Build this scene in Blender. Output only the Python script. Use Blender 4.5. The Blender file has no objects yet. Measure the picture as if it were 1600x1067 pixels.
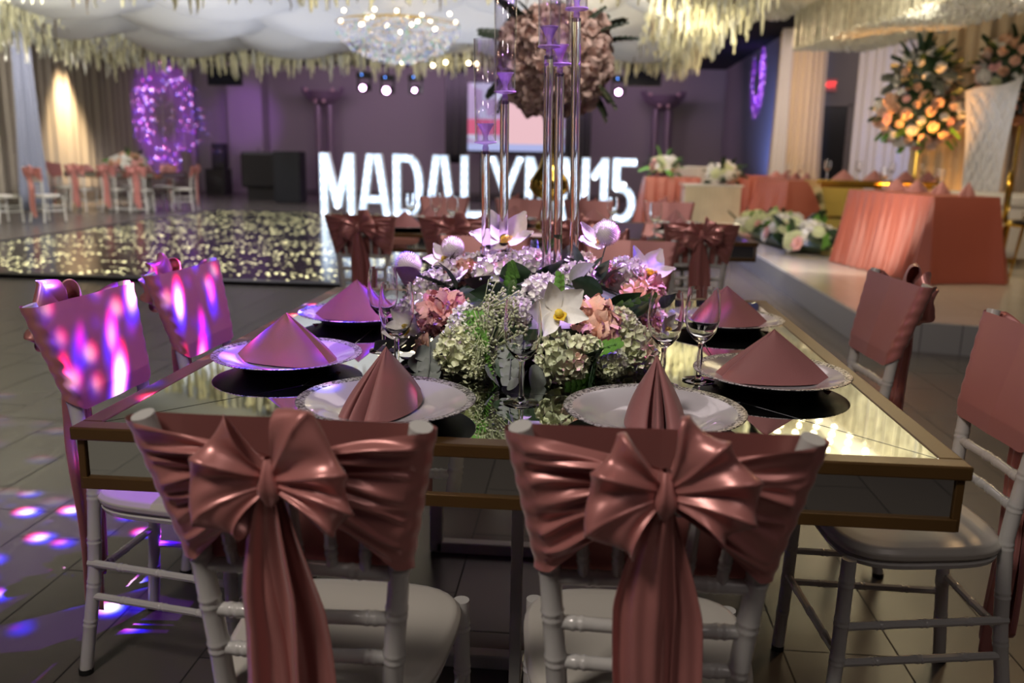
import bpy, bmesh, math, random
from math import sin, cos, pi, radians
from mathutils import Vector, Matrix, noise
sc = bpy.context.scene
COL = sc.collection
# ---------------------------------------------------------------- camera
def cam_setup():
    yaw, pitch, roll = .0786, .2128, .0188
    f = Vector((-sin(yaw)*cos(pitch), cos(yaw)*cos(pitch), -sin(pitch)))
    r = Vector((cos(yaw), sin(yaw), 0)); u = r.cross(f)
    r2 = r*cos(roll)+u*sin(roll); u2 = u*cos(roll)-r*sin(roll)
    cd = bpy.data.cameras.new('camera'); cd.sensor_width = 36; cd.lens = 36*1350.5/1600
    cd.clip_start = .05; cd.clip_end = 100
    cd.dof.use_dof = True; cd.dof.focus_distance = 1.75; cd.dof.aperture_fstop = 2.9
    co = bpy.data.objects.new('camera', cd); COL.objects.link(co)
    M = Matrix((r2, u2, -f)).transposed().to_4x4(); M.translation = (.1191, -1.3709, 1.2474)
    co.matrix_world = M; sc.camera = co
cam_setup()
# ---------------------------------------------------------------- world, exposure, lights
w = bpy.data.worlds.new('world'); sc.world = w; w.use_nodes = True
w.node_tree.nodes['Background'].inputs[0].default_value = (.55, .45, .6, 1)
w.node_tree.nodes['Background'].inputs[1].default_value = .025
sc.view_settings.view_transform = 'Standard'; sc.view_settings.look = 'None'
sc.view_settings.gamma = 1; sc.view_settings.exposure = -.06; sc.view_settings.use_curve_mapping = False
sc.cycles.sample_clamp_indirect = 3; sc.cycles.max_bounces = 10; sc.cycles.transmission_bounces = 10
sc.cycles.caustics_reflective = False; sc.cycles.caustics_refractive = False
sc.cycles.use_denoising = True
def aim(o, tgt):
    o.rotation_euler = (Vector(tgt)-o.location).to_track_quat('-Z', 'Y').to_euler()
def area(name, loc, tgt, col, e, sx, sy=None):
    l = bpy.data.lights.new(name, 'AREA'); l.energy = e; l.color = col; l.size = sx
    if sy: l.shape = 'RECTANGLE'; l.size_y = sy
    o = bpy.data.objects.new(name, l); COL.objects.link(o); o.location = loc; aim(o, tgt); return o
def spot(name, loc, tgt, col, e, ang, blend=.4, r=.03):
    l = bpy.data.lights.new(name, 'SPOT'); l.energy = e; l.color = col; l.spot_size = radians(ang)
    l.spot_blend = blend; l.shadow_soft_size = r
    o = bpy.data.objects.new(name, l); COL.objects.link(o); o.location = loc; aim(o, tgt); return o
def point(name, loc, col, e, r=.05):
    l = bpy.data.lights.new(name, 'POINT'); l.energy = e; l.color = col; l.shadow_soft_size = r
    o = bpy.data.objects.new(name, l); COL.objects.link(o); o.location = loc; return o
def mth(nt, op, a, b=None, c=None):
    n = nt.nodes.new('ShaderNodeMath'); n.operation = op
    for i, v in enumerate((a, b, c)):
        if v is None: continue
        if isinstance(v, (int, float)): n.inputs[i].default_value = v
        else: nt.links.new(v, n.inputs[i])
    return n.outputs[0]
def gobo(name, loc, tgt, e, ang, scale=9., base=(.22, .01, .8), hot=1., seed=0., ring=False, blend=.25, gate_lo=.34):
    """projector head: breaks its beam into drops with warm fringes"""
    o = spot(name, loc, tgt, (1, 1, 1), e, ang, blend, .012)
    l = o.data; l.use_nodes = True; nt = l.node_tree; nt.nodes.clear()
    out = nt.nodes.new('ShaderNodeOutputLight'); em = nt.nodes.new('ShaderNodeEmission')
    nt.links.new(em.outputs[0], out.inputs[0]); em.inputs[1].default_value = 1
    inc = nt.nodes.new('ShaderNodeNewGeometry').outputs['Incoming']; M = o.rotation_euler.to_matrix(); ds = []
    for i in range(3):
        v = nt.nodes.new('ShaderNodeVectorMath'); v.operation = 'DOT_PRODUCT'; nt.links.new(inc, v.inputs[0]); v.inputs[1].default_value = M.col[i]; ds.append(v.outputs['Value'])
    x = mth(nt, 'DIVIDE', ds[0], ds[2]); y = mth(nt, 'DIVIDE', ds[1], ds[2])
    chans = []
    for k, (dx, lo, hi) in enumerate(((.07, .34, .14), (0, .29, .06), (-.05, .44, .10))):
        cb = nt.nodes.new('ShaderNodeCombineXYZ')
        nt.links.new(mth(nt, 'ADD', mth(nt, 'MULTIPLY', x, scale), dx+seed), cb.inputs[0])
        nt.links.new(mth(nt, 'ADD', mth(nt, 'MULTIPLY', y, scale*1.3), dx*.6), cb.inputs[1])
        v = nt.nodes.new('ShaderNodeTexVoronoi'); v.feature = 'F1'; v.inputs['Scale'].default_value = 1
        nt.links.new(cb.outputs[0], v.inputs[0])
        mr = nt.nodes.new('ShaderNodeMapRange'); mr.interpolation_type = 'SMOOTHSTEP'
        mr.inputs[1].default_value = lo; mr.inputs[2].default_value = hi
        mr.inputs[3].default_value = 0; mr.inputs[4].default_value = 1
        nt.links.new(v.outputs['Distance'], mr.inputs[0])
        nz = nt.nodes.new('ShaderNodeTexNoise'); nz.inputs['Scale'].default_value = .45
        nt.links.new(cb.outputs[0], nz.inputs[0])
        gate = nt.nodes.new('ShaderNodeMapRange'); gate.inputs[1].default_value = gate_lo; gate.inputs[2].default_value = gate_lo+.14
        nt.links.new(nz.outputs[0], gate.inputs[0])
        d = mth(nt, 'MULTIPLY', mr.outputs[0], gate.outputs[0])
        chans.append(mth(nt, 'ADD', mth(nt, 'MULTIPLY', d, hot*(1, .95, 1.3)[k]), base[k]))
    c = nt.nodes.new('ShaderNodeCombineXYZ')
    for k in range(3): nt.links.new(chans[k], c.inputs[k])
    col = c.outputs[0]
    if ring:
        rr = mth(nt, 'SQRT', mth(nt, 'ADD', mth(nt, 'MULTIPLY', x, x), mth(nt, 'MULTIPLY', y, y)))
        g = nt.nodes.new('ShaderNodeMapRange'); g.interpolation_type = 'SMOOTHSTEP'
        g.inputs[1].default_value = ring*.25; g.inputs[2].default_value = ring*.5
        nt.links.new(rr, g.inputs[0])
        vm = nt.nodes.new('ShaderNodeVectorMath'); vm.operation = 'SCALE'
        nt.links.new(col, vm.inputs[0]); nt.links.new(mth(nt, 'ADD', g.outputs[0], .12), vm.inputs[3]); col = vm.outputs[0]
    nt.links.new(col, em.inputs[0])
    return o
# general house light near the front table
area('front_key_light', (-1.1, -1.5, 3.1), (.1, .1, .8), (1, .87, .78), 40, .5)
area('front_fill_light', (1.3, -1.9, 3.2), (.3, .3, .6), (1, .86, .8), 9, 1.2)
area('house_light_table', (.9, 2.6, 3.45), (.2, 1.6, 0), (1, .9, .9), 3, 1.6)
spot('entrance_light', (-2.2, -2.6, 3.4), (-1.7, -1.8, 0), (1, .97, .85), 420, 40, .8, .1)  # added spot, brightens the floor that the table apron mirrors
# moving heads that throw purple drops over the left side of the near table
gobo('purple_projector_table', (2.2, 1.0, 3.35), (-.93, 1.12, .7), 1150, 34, 38., base=(.022, .001, .08), hot=2.2)
gobo('purple_projector_floor', (-.15, 1.7, 3.45), (-1.5, .42, 0), 4600, 34, 24., base=(.026, .001, .085), hot=3.4, seed=9.7, gate_lo=.2)
spot('violet_pinspot_flowers', (.7, 1.7, 3.4), (-.02, .90, .95), (.74, .42, 1), 1350, 19, .8, .05)
spot('flower_front_spot', (-.3, -.9, 3.3), (0, .55, .83), (1, .94, .88), 170, 13, .8, .08)  # added fill that brightens the front blooms
spot('violet_holder_light', (1.0, -.5, 3.2), (0, .87, 1.45), (.62, .3, 1), 300, 11, .8, .08)  # added spot that gives the candle cups their violet glow
spot('warm_holder_light', (-2.2, .9, 3.0), (0, .87, 1.3), (1, .55, .3), 60, 20, .8, .1)
spot('warm_floor_spill', (3.2, 3.6, 3.4), (1.5, 1.1, 0), (1, .62, .3), 120, 50, .9, .2)
gobo('purple_projector_left_wall', (-4.5, 17.7, 2.3), (-11.5, 22.4, 2.1), 5200, 25, 44., base=(.12, .005, .32), hot=3., ring=.2, blend=.6)
gobo('purple_projector_right_wall', (-2, 17.5, 2.4), (4, 19.6, 3.0), 12000, 17, 46., base=(.09, .004, .26), hot=2.2, seed=8, blend=.9)
# room
area('canopy_uplight', (-3.2, 11.5, 2.2), (-3.2, 11.6, 4), (.84, .86, 1), 84, 6, 5)  # added fill without a fixture, lightens the draped fabric
area('canopy_warm_light', (-1.5, 7.2, 2.9), (-3, 11, 3.4), (1, .86, .55), 50, 2)
area('canopy_warm_light_right', (.9, 9.9, 2.3), (1.2, 13, 3.3), (1, .85, .55), 55, 1)
area('canopy_warm_light_left', (-6.6, 8.0, 1.8), (-9, 12.5, 3.2), (1, .93, .75), 150, 1.5)
spot('curtain_downlight', (-11.05, 17.6, 3.45), (-11.4, 17.75, 0), (1, .72, .42), 2200, 58, 1, .12)
for i, (x, y) in enumerate(((-7.6, 12.5), (-4.9, 14.6), (-2.6, 12.9), (.6, 13.2), (-4.6, 10.2), (-9.0, 17.6), (-3.5, 17.4))): spot('canopy_downlight', (x, y, 3.02), (x, y, 0), (.97, .88, .95), 260, 135, .8, .04)  # added fill spots under the canopy, brighten the hall floor
spot('left_side_light', (-9.9, 12.4, 3.45), (-10.4, 16.5, 0.6), (1, .9, .82), 330, 100, .9, .1)
area('back_wall_wash', (-3, 20.6, 3.3), (-3.5, 24.5, 1.6), (.78, .5, .82), 170, 10, .5)
spot('purple_wash_pilaster', (-8.6, 20.5, 3.3), (-9.8, 24, 2.2), (.5, .12, .95), 260, 34, .8, .1)
spot('blue_wash_wall', (2.9, 16.2, .7), (4, 18.2, 2), (.2, .32, 1), 420, 70, .9, .1)
spot('blue_wash_drape', (4.6, 11.3, .6), (5.1, 13.6, 2.2), (.25, .38, 1), 190, 80, .9, .1)
spot('blue_wash_stage', (1.0, 11.5, 3.1), (2.15, 8.5, 0), (.3, .36, 1), 520, 34, .9, .1)
spot('stage_warm_light', (2.25, 4.3, 3.3), (3.7, 10.2, 1.0), (1, .74, .46), 110, 34, .9, .12)
spot('stage_warm_light_side', (2.2, 12.6, 3.3), (3.7, 10.0, .7), (1, .74, .46), 190, 80, .9, .12)
spot('stage_warm_light_front', (4.9, 5.2, 3.4), (3.6, 7.6, .7), (1, .74, .46), 130, 80, .9, .12)
area('column_warm_light', (3.2, 12.8, 2.6), (3.9, 15, 1.8), (1, .68, .42), 44, .8)
spot('throne_light', (4.75, 6.4, 3.35), (4.78, 9.4, 1.5), (.95, .94, 1), 130, 26, .7, .1)  # added spot, lifts the throne off the backdrop
spot('amber_uplight_pillar', (3.95, 8.9, .3), (4.1, 9.98, 1.85), (1, .42, .08), 700, 54, .9, .06)
spot('amber_uplight_backdrop', (4.9, 10.0, .3), (4.9, 10.55, 1.2), (1, .5, .16), 45, 95, .9, .06)
area('recess_light', (5.6, 14.8, 3.4), (5.4, 17, 1.8), (.9, .75, .75), 30, 1)  # added fill so the recess wall is not black
area('flower_ball_light', (.4, 3.0, 3.3), (-.1, 4.6, 1.9), (1, .86, .78), 34, .6)  # added fill that brightens the blush flower ball
area('table_row_light', (0, 4.8, 3.4), (0, 4.6, 0), (.95, .8, .8), 24, 2)
spot('aisle_light', (1.9, 7.8, 3.4), (1.45, 7.4, 0), (.9, .85, 1), 330, 50, .9, .15)
# ---------------------------------------------------------------- mesh helpers
class MB:
    def __init__(s): s.v = []; s.f = []
    def add(s, vs, fs):
        n = len(s.v); s.v += [tuple(p) for p in vs]; s.f += [tuple(i+n for i in q) for q in fs]; return s
    def box(s, c, d, rz=0, taper=1.):
        x, y, z = d[0]/2, d[1]/2, d[2]/2; vs = []
        for k in (-1, 1):
            t = taper if k > 0 else 1
            for a, b in ((-1, -1), (1, -1), (1, 1), (-1, 1)):
                px, py = a*x*t, b*y*t
                vs.append((c[0]+px*cos(rz)-py*sin(rz), c[1]+px*sin(rz)+py*cos(rz), c[2]+k*z))
        return s.add(vs, [(3, 2, 1, 0), (4, 5, 6, 7), (0, 1, 5, 4), (1, 2, 6, 5), (2, 3, 7, 6), (3, 0, 4, 7)])
    def tube(s, pts, rad, n=10, cap=True):
        pts = [Vector(p) for p in pts]; m = len(pts); vs = []; fs = []
        ref = None
        for i, p in enumerate(pts):
            t = (pts[min(i+1, m-1)]-pts[max(i-1, 0)])
            if t.length < 1e-9: t = Vector((0, 0, 1))
            t.normalize()
            if ref is None: ref = Vector((1, 0, 0)) if abs(t.x) < .8 else Vector((0, 1, 0))
            a = (ref-t*ref.dot(t)).normalized(); ref = a; b = t.cross(a)
            r = rad[i] if isinstance(rad, (list, tuple)) else rad
            for k in range(n):
                g = 2*pi*k/n; vs.append(p+a*cos(g)*r+b*sin(g)*r)
        for i in range(m-1):
            for k in range(n):
                k2 = (k+1) % n; fs.append((i*n+k, i*n+k2, (i+1)*n+k2, (i+1)*n+k))
        if cap: fs += [tuple(range(n-1, -1, -1)), tuple((m-1)*n+k for k in range(n))]
        return s.add(vs, fs)
    def lathe(s, prof, n=32, c=(0, 0, 0), closed=False):
        m = len(prof); vs = []; fs = []
        for r, z in prof:
            for k in range(n):
                g = 2*pi*k/n; vs.append((c[0]+r*cos(g), c[1]+r*sin(g), c[2]+z))
        for i in range(m if closed else m-1):
            j = (i+1) % m
            for k in range(n):
                k2 = (k+1) % n; fs.append((i*n+k, i*n+k2, j*n+k2, j*n+k))
        return s.add(vs, fs)
    def grid(s, fn, nu, nv):
        vs = [fn(i/nu, j/nv) for i in range(nu+1) for j in range(nv+1)]; q = nv+1
        return s.add(vs, [(i*q+j, (i+1)*q+j, (i+1)*q+j+1, i*q+j+1) for i in range(nu) for j in range(nv)])
    def ball(s, c, r, n=10, m=6):
        if isinstance(r, (int, float)): r = (r, r, r)
        vs = [(c[0], c[1], c[2]+r[2])]; fs = []
        for i in range(1, m):
            a = pi*i/m
            for k in range(n): vs.append((c[0]+r[0]*sin(a)*cos(2*pi*k/n), c[1]+r[1]*sin(a)*sin(2*pi*k/n), c[2]+r[2]*cos(a)))
        vs.append((c[0], c[1], c[2]-r[2])); L = len(vs)-1
        for k in range(n):
            k2 = (k+1) % n; fs.append((0, 1+k, 1+k2)); fs.append((L, L-n+k2, L-n+k))
            for i in range(m-2): fs.append((1+i*n+k, 1+(i+1)*n+k, 1+(i+1)*n+k2, 1+i*n+k2))
        return s.add(vs, fs)
    def prism(s, poly, y0, y1):
        n = len(poly); vs = [(x, y0, z) for x, z in poly]+[(x, y1, z) for x, z in poly]
        return s.add(vs, [tuple(range(n)), tuple(range(2*n-1, n-1, -1))]+[(i, i+n, (i+1) % n+n, (i+1) % n) for i in range(n)])
    def slab(s, poly, z0, z1):
        n = len(poly); vs = [(x, y, z0) for x, y in poly]+[(x, y, z1) for x, y in poly]
        return s.add(vs, [tuple(range(n-1, -1, -1)), tuple(range(n, 2*n))]+[(i, (i+1) % n, (i+1) % n+n, i+n) for i in range(n)])
    def mesh(s, name, mat, smooth=True, sol=0, bevel=0, auto=None):
        me = bpy.data.meshes.new(name); me.from_pydata(s.v, [], s.f)
        if mat and mat.name in ('clear_glass', 'clear_acrylic'):
            b = bmesh.new(); b.from_mesh(me); bmesh.ops.remove_doubles(b, verts=b.verts, dist=1e-5); bmesh.ops.recalc_face_normals(b, faces=b.faces); b.to_mesh(me); b.free()
        if mat: me.materials.append(mat)
        if smooth: me.polygons.foreach_set('use_smooth', [True]*len(me.polygons))
        me.update()
        if mat and smooth and mat.name in ('clear_glass', 'clear_acrylic', 'white_china', 'black_matte'): me.set_sharp_from_angle(angle=radians(35))
        return me
    def build(s, name, mat, parent=None, smooth=True, sol=0, bevel=0, sub=0, sharp=True):
        me = s.mesh(name, mat, smooth)
        if smooth and sharp: me.set_sharp_from_angle(angle=radians(42))
        o = bpy.data.objects.new(name, me); COL.objects.link(o)
        if parent: o.parent = parent
        if sol: m = o.modifiers.new('thickness', 'SOLIDIFY'); m.thickness = sol; m.offset = 0
        if bevel: m = o.modifiers.new('bevel', 'BEVEL'); m.width = bevel; m.segments = 2; m.limit_method = 'ANGLE'
        if sub: m = o.modifiers.new('subdivision', 'SUBSURF'); m.levels = sub; m.render_levels = sub
        return o
def put(me, name, parent, loc, rot=(0, 0, 0), scl=1., quat=None, sol=0):
    o = bpy.data.objects.new(name, me); COL.objects.link(o); o.parent = parent; o.location = loc
    if quat is not None: o.rotation_mode = 'QUATERNION'; o.rotation_quaternion = quat
    else: o.rotation_euler = rot
    o.scale = (scl,)*3 if isinstance(scl, (int, float)) else scl
    return o
def tag(o, label, cat, group=None):
    o['label'] = label; o['category'] = cat
    if group: o['group'] = group
    return o
def thing(name, label, cat, loc=(0, 0, 0), rz=0, group=None):
    o = bpy.data.objects.new(name, None); o.empty_display_size = .1; COL.objects.link(o)
    o.location = loc; o.rotation_euler = (0, 0, rz); return tag(o, label, cat, group)
def struct(o): o['kind'] = 'structure'; return o
def stuff(o): o['kind'] = 'stuff'; return o
def kids(o): return [c for c in o.children]
def dup(root, loc, rz, label, group=None):
    def cp(o, par):
        c = o.copy(); COL.objects.link(c); c.parent = par
        for ch in kids(o): cp(ch, c)
        return c
    r = cp(root, None); r.location = loc; r.rotation_euler = (0, 0, rz); r['label'] = label
    if group: r['group'] = group
    return r
# ---------------------------------------------------------------- materials
MATS = {}
def pm(name, col, rough=.5, metal=0, var=0, vscale=8., bump=0, bscale=60., **kw):
    m = bpy.data.materials.new(name); m.use_nodes = True; nt = m.node_tree
    b = nt.nodes['Principled BSDF']; b.inputs['Base Color'].default_value = (*col, 1)
    b.inputs['Roughness'].default_value = rough; b.inputs['Metallic'].default_value = metal
    for k, v in kw.items():
        b.inputs[k.replace('_', ' ')].default_value = v
    tc = nt.nodes.new('ShaderNodeTexCoord')
    if var:
        nz = nt.nodes.new('ShaderNodeTexNoise'); nz.inputs['Scale'].default_value = vscale
        nt.links.new(tc.outputs['Object'], nz.inputs[0])
        mx = nt.nodes.new('ShaderNodeMix'); mx.data_type = 'RGBA'
        mx.inputs[6].default_value = (*[c*(1-var) for c in col], 1); mx.inputs[7].default_value = (*[min(1, c*(1+var)) for c in col], 1)
        nt.links.new(nz.outputs[0], mx.inputs[0]); nt.links.new(mx.outputs[2], b.inputs['Base Color'])
    if bump:
        n2 = nt.nodes.new('ShaderNodeTexNoise'); n2.inputs['Scale'].default_value = bscale
        nt.links.new(tc.outputs['Object'], n2.inputs[0]); bp = nt.nodes.new('ShaderNodeBump')
        bp.inputs['Strength'].default_value = bump; bp.inputs['Distance'].default_value = .01
        nt.links.new(n2.outputs[0], bp.inputs['Height']); nt.links.new(bp.outputs[0], b.inputs['Normal'])
    MATS[name] = m; return m
def emat(name, col, st):
    m = pm(name, col, .4); b = m.node_tree.nodes['Principled BSDF']
    b.inputs['Emission Color'].default_value = (*col, 1); b.inputs['Emission Strength'].default_value = st; return m
satin = pm('rose_satin', (.56, .225, .205), .33, .3, var=.06, vscale=3, bump=.04, bscale=9, Specular_IOR_Level=.9, Sheen_Weight=.3, Sheen_Roughness=.35)
satin_in = pm('rose_satin_flat', (.36, .105, .095), .5, 0, var=.06, vscale=5, Specular_IOR_Level=.4)
linen = pm('rose_napkin_cloth', (.40, .165, .165), .62, 0, var=.05, vscale=12, bump=.08, bscale=400, Sheen_Weight=.2)
cloth_pink = pm('coral_tablecloth_satin', (.36, .095, .065), .42, 0, var=.08, vscale=2, Specular_IOR_Level=.6)
white_paint = pm('white_lacquer', (.62, .62, .59), .22, 0, var=.05, vscale=10, Coat_Weight=.3)
cup_m = pm('clear_cup_acrylic', (.86, .72, 1), .1, 0, Transmission_Weight=.3, IOR=1.36)  # lilac tint puts violet light into the clear cup
cushion_m = pm('ivory_seat_vinyl', (.66, .64, .57), .33, 0, var=.05, vscale=6, bump=.05, bscale=25)
rubber = pm('black_rubber', (.01, .01, .01), .6)
gold_wood = pm('gilded_wood', (.135, .074, .024), .34, .45, var=.25, vscale=9)
mirror = pm('mirror_glass', (.84, .88, .84), .012, 1)
dark = pm('dark_backing', (.012, .012, .014), .5)
gold = pm('polished_gold', (.72, .47, .09), .22, 1, var=.15, vscale=6)
china = pm('white_china', (.74, .72, .78), .16, 0, Coat_Weight=.4)
blackm = pm('black_matte', (.006, .006, .008), .45)
crystal = pm('cut_crystal', (.95, .95, 1), .05, .6, Coat_Weight=1.)
glass = pm('clear_glass', (1, 1, 1), 0, 0, Transmission_Weight=1., IOR=1.45)
acrylic = pm('clear_acrylic', (1, .97, .99), .02, 0, Transmission_Weight=1., IOR=1.47)
cream_strand = pm('cream_wisteria', (.84, .82, .60), .7, 0, var=.18, vscale=5, bump=.6, bscale=70)
white_strand = pm('white_wisteria', (.74, .75, .68), .7, 0, var=.2, vscale=5, bump=.6, bscale=70)
stem_brown = pm('bare_brown_stem', (.13, .085, .035), .8, 0, var=.3)
drape_w = pm('white_drape_fabric', (.62, .63, .66), .6, 0, var=.04, vscale=1)
curt_g = pm('taupe_curtain', (.40, .36, .30), .8, 0, var=.08, vscale=1.5)
curt_b = pm('pale_sheer_drape', (.50, .50, .52), .7, 0, var=.06, vscale=1.5)
curt_w = pm('champagne_drape', (.52, .42, .30), .65, 0, var=.08, vscale=1.5)
wall_m = pm('painted_wall', (.30, .27, .29), .8, 0, var=.06, vscale=.6)
wall_d = pm('dark_grey_wall', (.16, .145, .15), .8, 0, var=.06, vscale=.6)
ceil_m = pm('black_ceiling', (.006, .006, .008), .9)
leaf_d = pm('dark_leaf', (.022, .05, .02), .42, 0, var=.35, vscale=9)
leaf_p = pm('plum_leaf', (.07, .035, .055), .45, 0, var=.3, vscale=9)
leaf_g = pm('grey_eucalyptus_leaf', (.17, .19, .17), .6, 0, var=.2, vscale=9)
leaf_l = pm('fresh_green_leaf', (.13, .32, .05), .5, 0, var=.35, vscale=20)
fl_white = pm('white_petal', (.86, .84, .80), .6, 0, var=.08, vscale=14, Subsurface_Weight=.0)
fl_green = pm('greenish_white_petal', (.74, .78, .52), .6, 0, var=.3, vscale=24)
fl_pink = pm('pink_petal', (.86, .45, .43), .6, 0, var=.25, vscale=20)
fl_coral = pm('coral_petal', (.88, .52, .38), .6, 0, var=.25, vscale=20)
fl_peach = pm('peach_petal', (.78, .50, .34), .6, 0, var=.2, vscale=15)
fl_red = pm('deep_pink_petal', (.45, .05, .06), .6, 0, var=.2, vscale=15)
fl_yel = pm('yellow_lip_petal', (.75, .55, .06), .5, 0, var=.3, vscale=60)
blush = pm('blush_petal', (.70, .53, .46), .8, 0, var=.2, vscale=10)
bulb_w = emat('warm_bulb', (1, .82, .5), 14)
lilac_lens = emat('lilac_lens', (1, .5, 1), 22)
red_sign = emat('red_exit_glow', (1, .03, .03), 1.6)
flame = emat('candle_flame', (1, .5, .25), 12)
def silver_lace():
    m = pm('silver_lace_rim', (.6, .6, .62), .3, .6); nt = m.node_tree; b = nt.nodes['Principled BSDF']
    tc = nt.nodes.new('ShaderNodeTexCoord'); v = nt.nodes.new('ShaderNodeTexNoise'); v.inputs['Scale'].default_value = 190
    nt.links.new(tc.outputs['Object'], v.inputs[0]); r = nt.nodes.new('ShaderNodeValToRGB')
    r.color_ramp.elements[0].position = .45; r.color_ramp.elements[0].color = (.12, .11, .13, 1)
    r.color_ramp.elements[1].position = .52; r.color_ramp.elements[1].color = (.85, .83, .85, 1)
    nt.links.new(v.outputs[0], r.inputs[0]); nt.links.new(r.outputs[0], b.inputs['Base Color'])
    bp = nt.nodes.new('ShaderNodeBump'); bp.inputs['Strength'].default_value = .8; bp.inputs['Distance'].default_value = .003
    nt.links.new(v.outputs[0], bp.inputs['Height']); nt.links.new(bp.outputs[0], b.inputs['Normal']); return m
lace = silver_lace()
def thin_glass(name, tint, dif=0., dcol=(1, 1, 1)):
    m = bpy.data.materials.new(name); m.use_nodes = True; nt = m.node_tree; nt.nodes.clear(); out = nt.nodes.new('ShaderNodeOutputMaterial')
    t = nt.nodes.new('ShaderNodeBsdfTransparent'); t.inputs[0].default_value = (*tint, 1); g = nt.nodes.new('ShaderNodeBsdfGlossy'); g.inputs['Roughness'].default_value = .04
    lw = nt.nodes.new('ShaderNodeLayerWeight'); lw.inputs[0].default_value = .35; mx = nt.nodes.new('ShaderNodeMixShader')
    nt.links.new(mth(nt, 'ADD', mth(nt, 'MULTIPLY', mth(nt, 'POWER', lw.outputs['Facing'], 2.2), .75), .05), mx.inputs[0]); nt.links.new(t.outputs[0], mx.inputs[1]); nt.links.new(g.outputs[0], mx.inputs[2]); r = mx.outputs[0]
    if dif:
        d = nt.nodes.new('ShaderNodeBsdfDiffuse'); d.inputs[0].default_value = (*dcol, 1); m2 = nt.nodes.new('ShaderNodeMixShader'); m2.inputs[0].default_value = dif
        nt.links.new(r, m2.inputs[1]); nt.links.new(d.outputs[0], m2.inputs[2]); r = m2.outputs[0]
    nt.links.new(r, out.inputs[0]); return m
tube_glass = thin_glass('thin_clear_glass', (.97, .96, .98)); cup_m = thin_glass('cloudy_lilac_acrylic', (.9, .8, 1), .38, (.85, .68, 1))  # cups are clear: violet light put into their tint and diffuse colour
def tile_mat(name, c0, c1, grout, tw, tl, shift, ox, oy, gw, rough):
    m = pm(name, c0, rough); nt = m.node_tree; b = nt.nodes['Principled BSDF']
    tc = nt.nodes.new('ShaderNodeTexCoord'); sp = nt.nodes.new('ShaderNodeSeparateXYZ'); nt.links.new(tc.outputs['Object'], sp.inputs[0])
    u = mth(nt, 'DIVIDE', mth(nt, 'SUBTRACT', sp.outputs[0], ox), tw); i = mth(nt, 'FLOOR', u); fu = mth(nt, 'FRACT', u)
    v = mth(nt, 'DIVIDE', mth(nt, 'ADD', mth(nt, 'SUBTRACT', sp.outputs[1], oy), mth(nt, 'MULTIPLY', i, shift)), tl)
    fv = mth(nt, 'FRACT', v)
    g = mth(nt, 'MAXIMUM', mth(nt, 'LESS_THAN', fu, gw/tw), mth(nt, 'LESS_THAN', fv, gw/tl))
    cb = nt.nodes.new('ShaderNodeCombineXYZ'); nt.links.new(i, cb.inputs[0]); nt.links.new(mth(nt, 'FLOOR', v), cb.inputs[1])
    wn = nt.nodes.new('ShaderNodeTexWhiteNoise'); nt.links.new(cb.outputs[0], wn.inputs[0])
    nz = nt.nodes.new('ShaderNodeTexNoise'); nz.inputs['Scale'].default_value = 3; nz.inputs['Detail'].default_value = 6
    nt.links.new(tc.outputs['Object'], nz.inputs[0])
    mx = nt.nodes.new('ShaderNodeMix'); mx.data_type = 'RGBA'; mx.inputs[6].default_value = (*c0, 1); mx.inputs[7].default_value = (*c1, 1)
    nt.links.new(mth(nt, 'ADD', mth(nt, 'MULTIPLY', wn.outputs[0], .5), mth(nt, 'MULTIPLY', nz.outputs[0], .5)), mx.inputs[0])
    m2 = nt.nodes.new('ShaderNodeMix'); m2.data_type = 'RGBA'; m2.inputs[7].default_value = (*grout, 1)
    nt.links.new(g, m2.inputs[0]); nt.links.new(mx.outputs[2], m2.inputs[6]); nt.links.new(m2.outputs[2], b.inputs['Base Color'])
    nt.links.new(mth(nt, 'ADD', mth(nt, 'MULTIPLY', g, .5), rough), b.inputs['Roughness'])
    bp = nt.nodes.new('ShaderNodeBump'); bp.invert = True; bp.inputs['Strength'].default_value = .4; bp.inputs['Distance'].default_value = .003
    nt.links.new(g, bp.inputs['Height']); nt.links.new(bp.outputs[0], b.inputs['Normal']); return m
floor_m = tile_mat('taupe_floor_tile', (.095, .084, .076), (.122, .108, .097), (.015, .013, .012), .2955, .6, .2, -1.69, 1.11, .005, .27)
stage_m = tile_mat('cream_stage_tile', (.54, .48, .40), (.62, .55, .46), (.16, .13, .1), .6, .6, 0, 0, 0, .006, .16)
panel_m = tile_mat('stage_riser_panel', (.33, .33, .33), (.37, .37, .36), (.1, .1, .1), .24, 50, 0, 0, 0, .006, .4)
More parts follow.
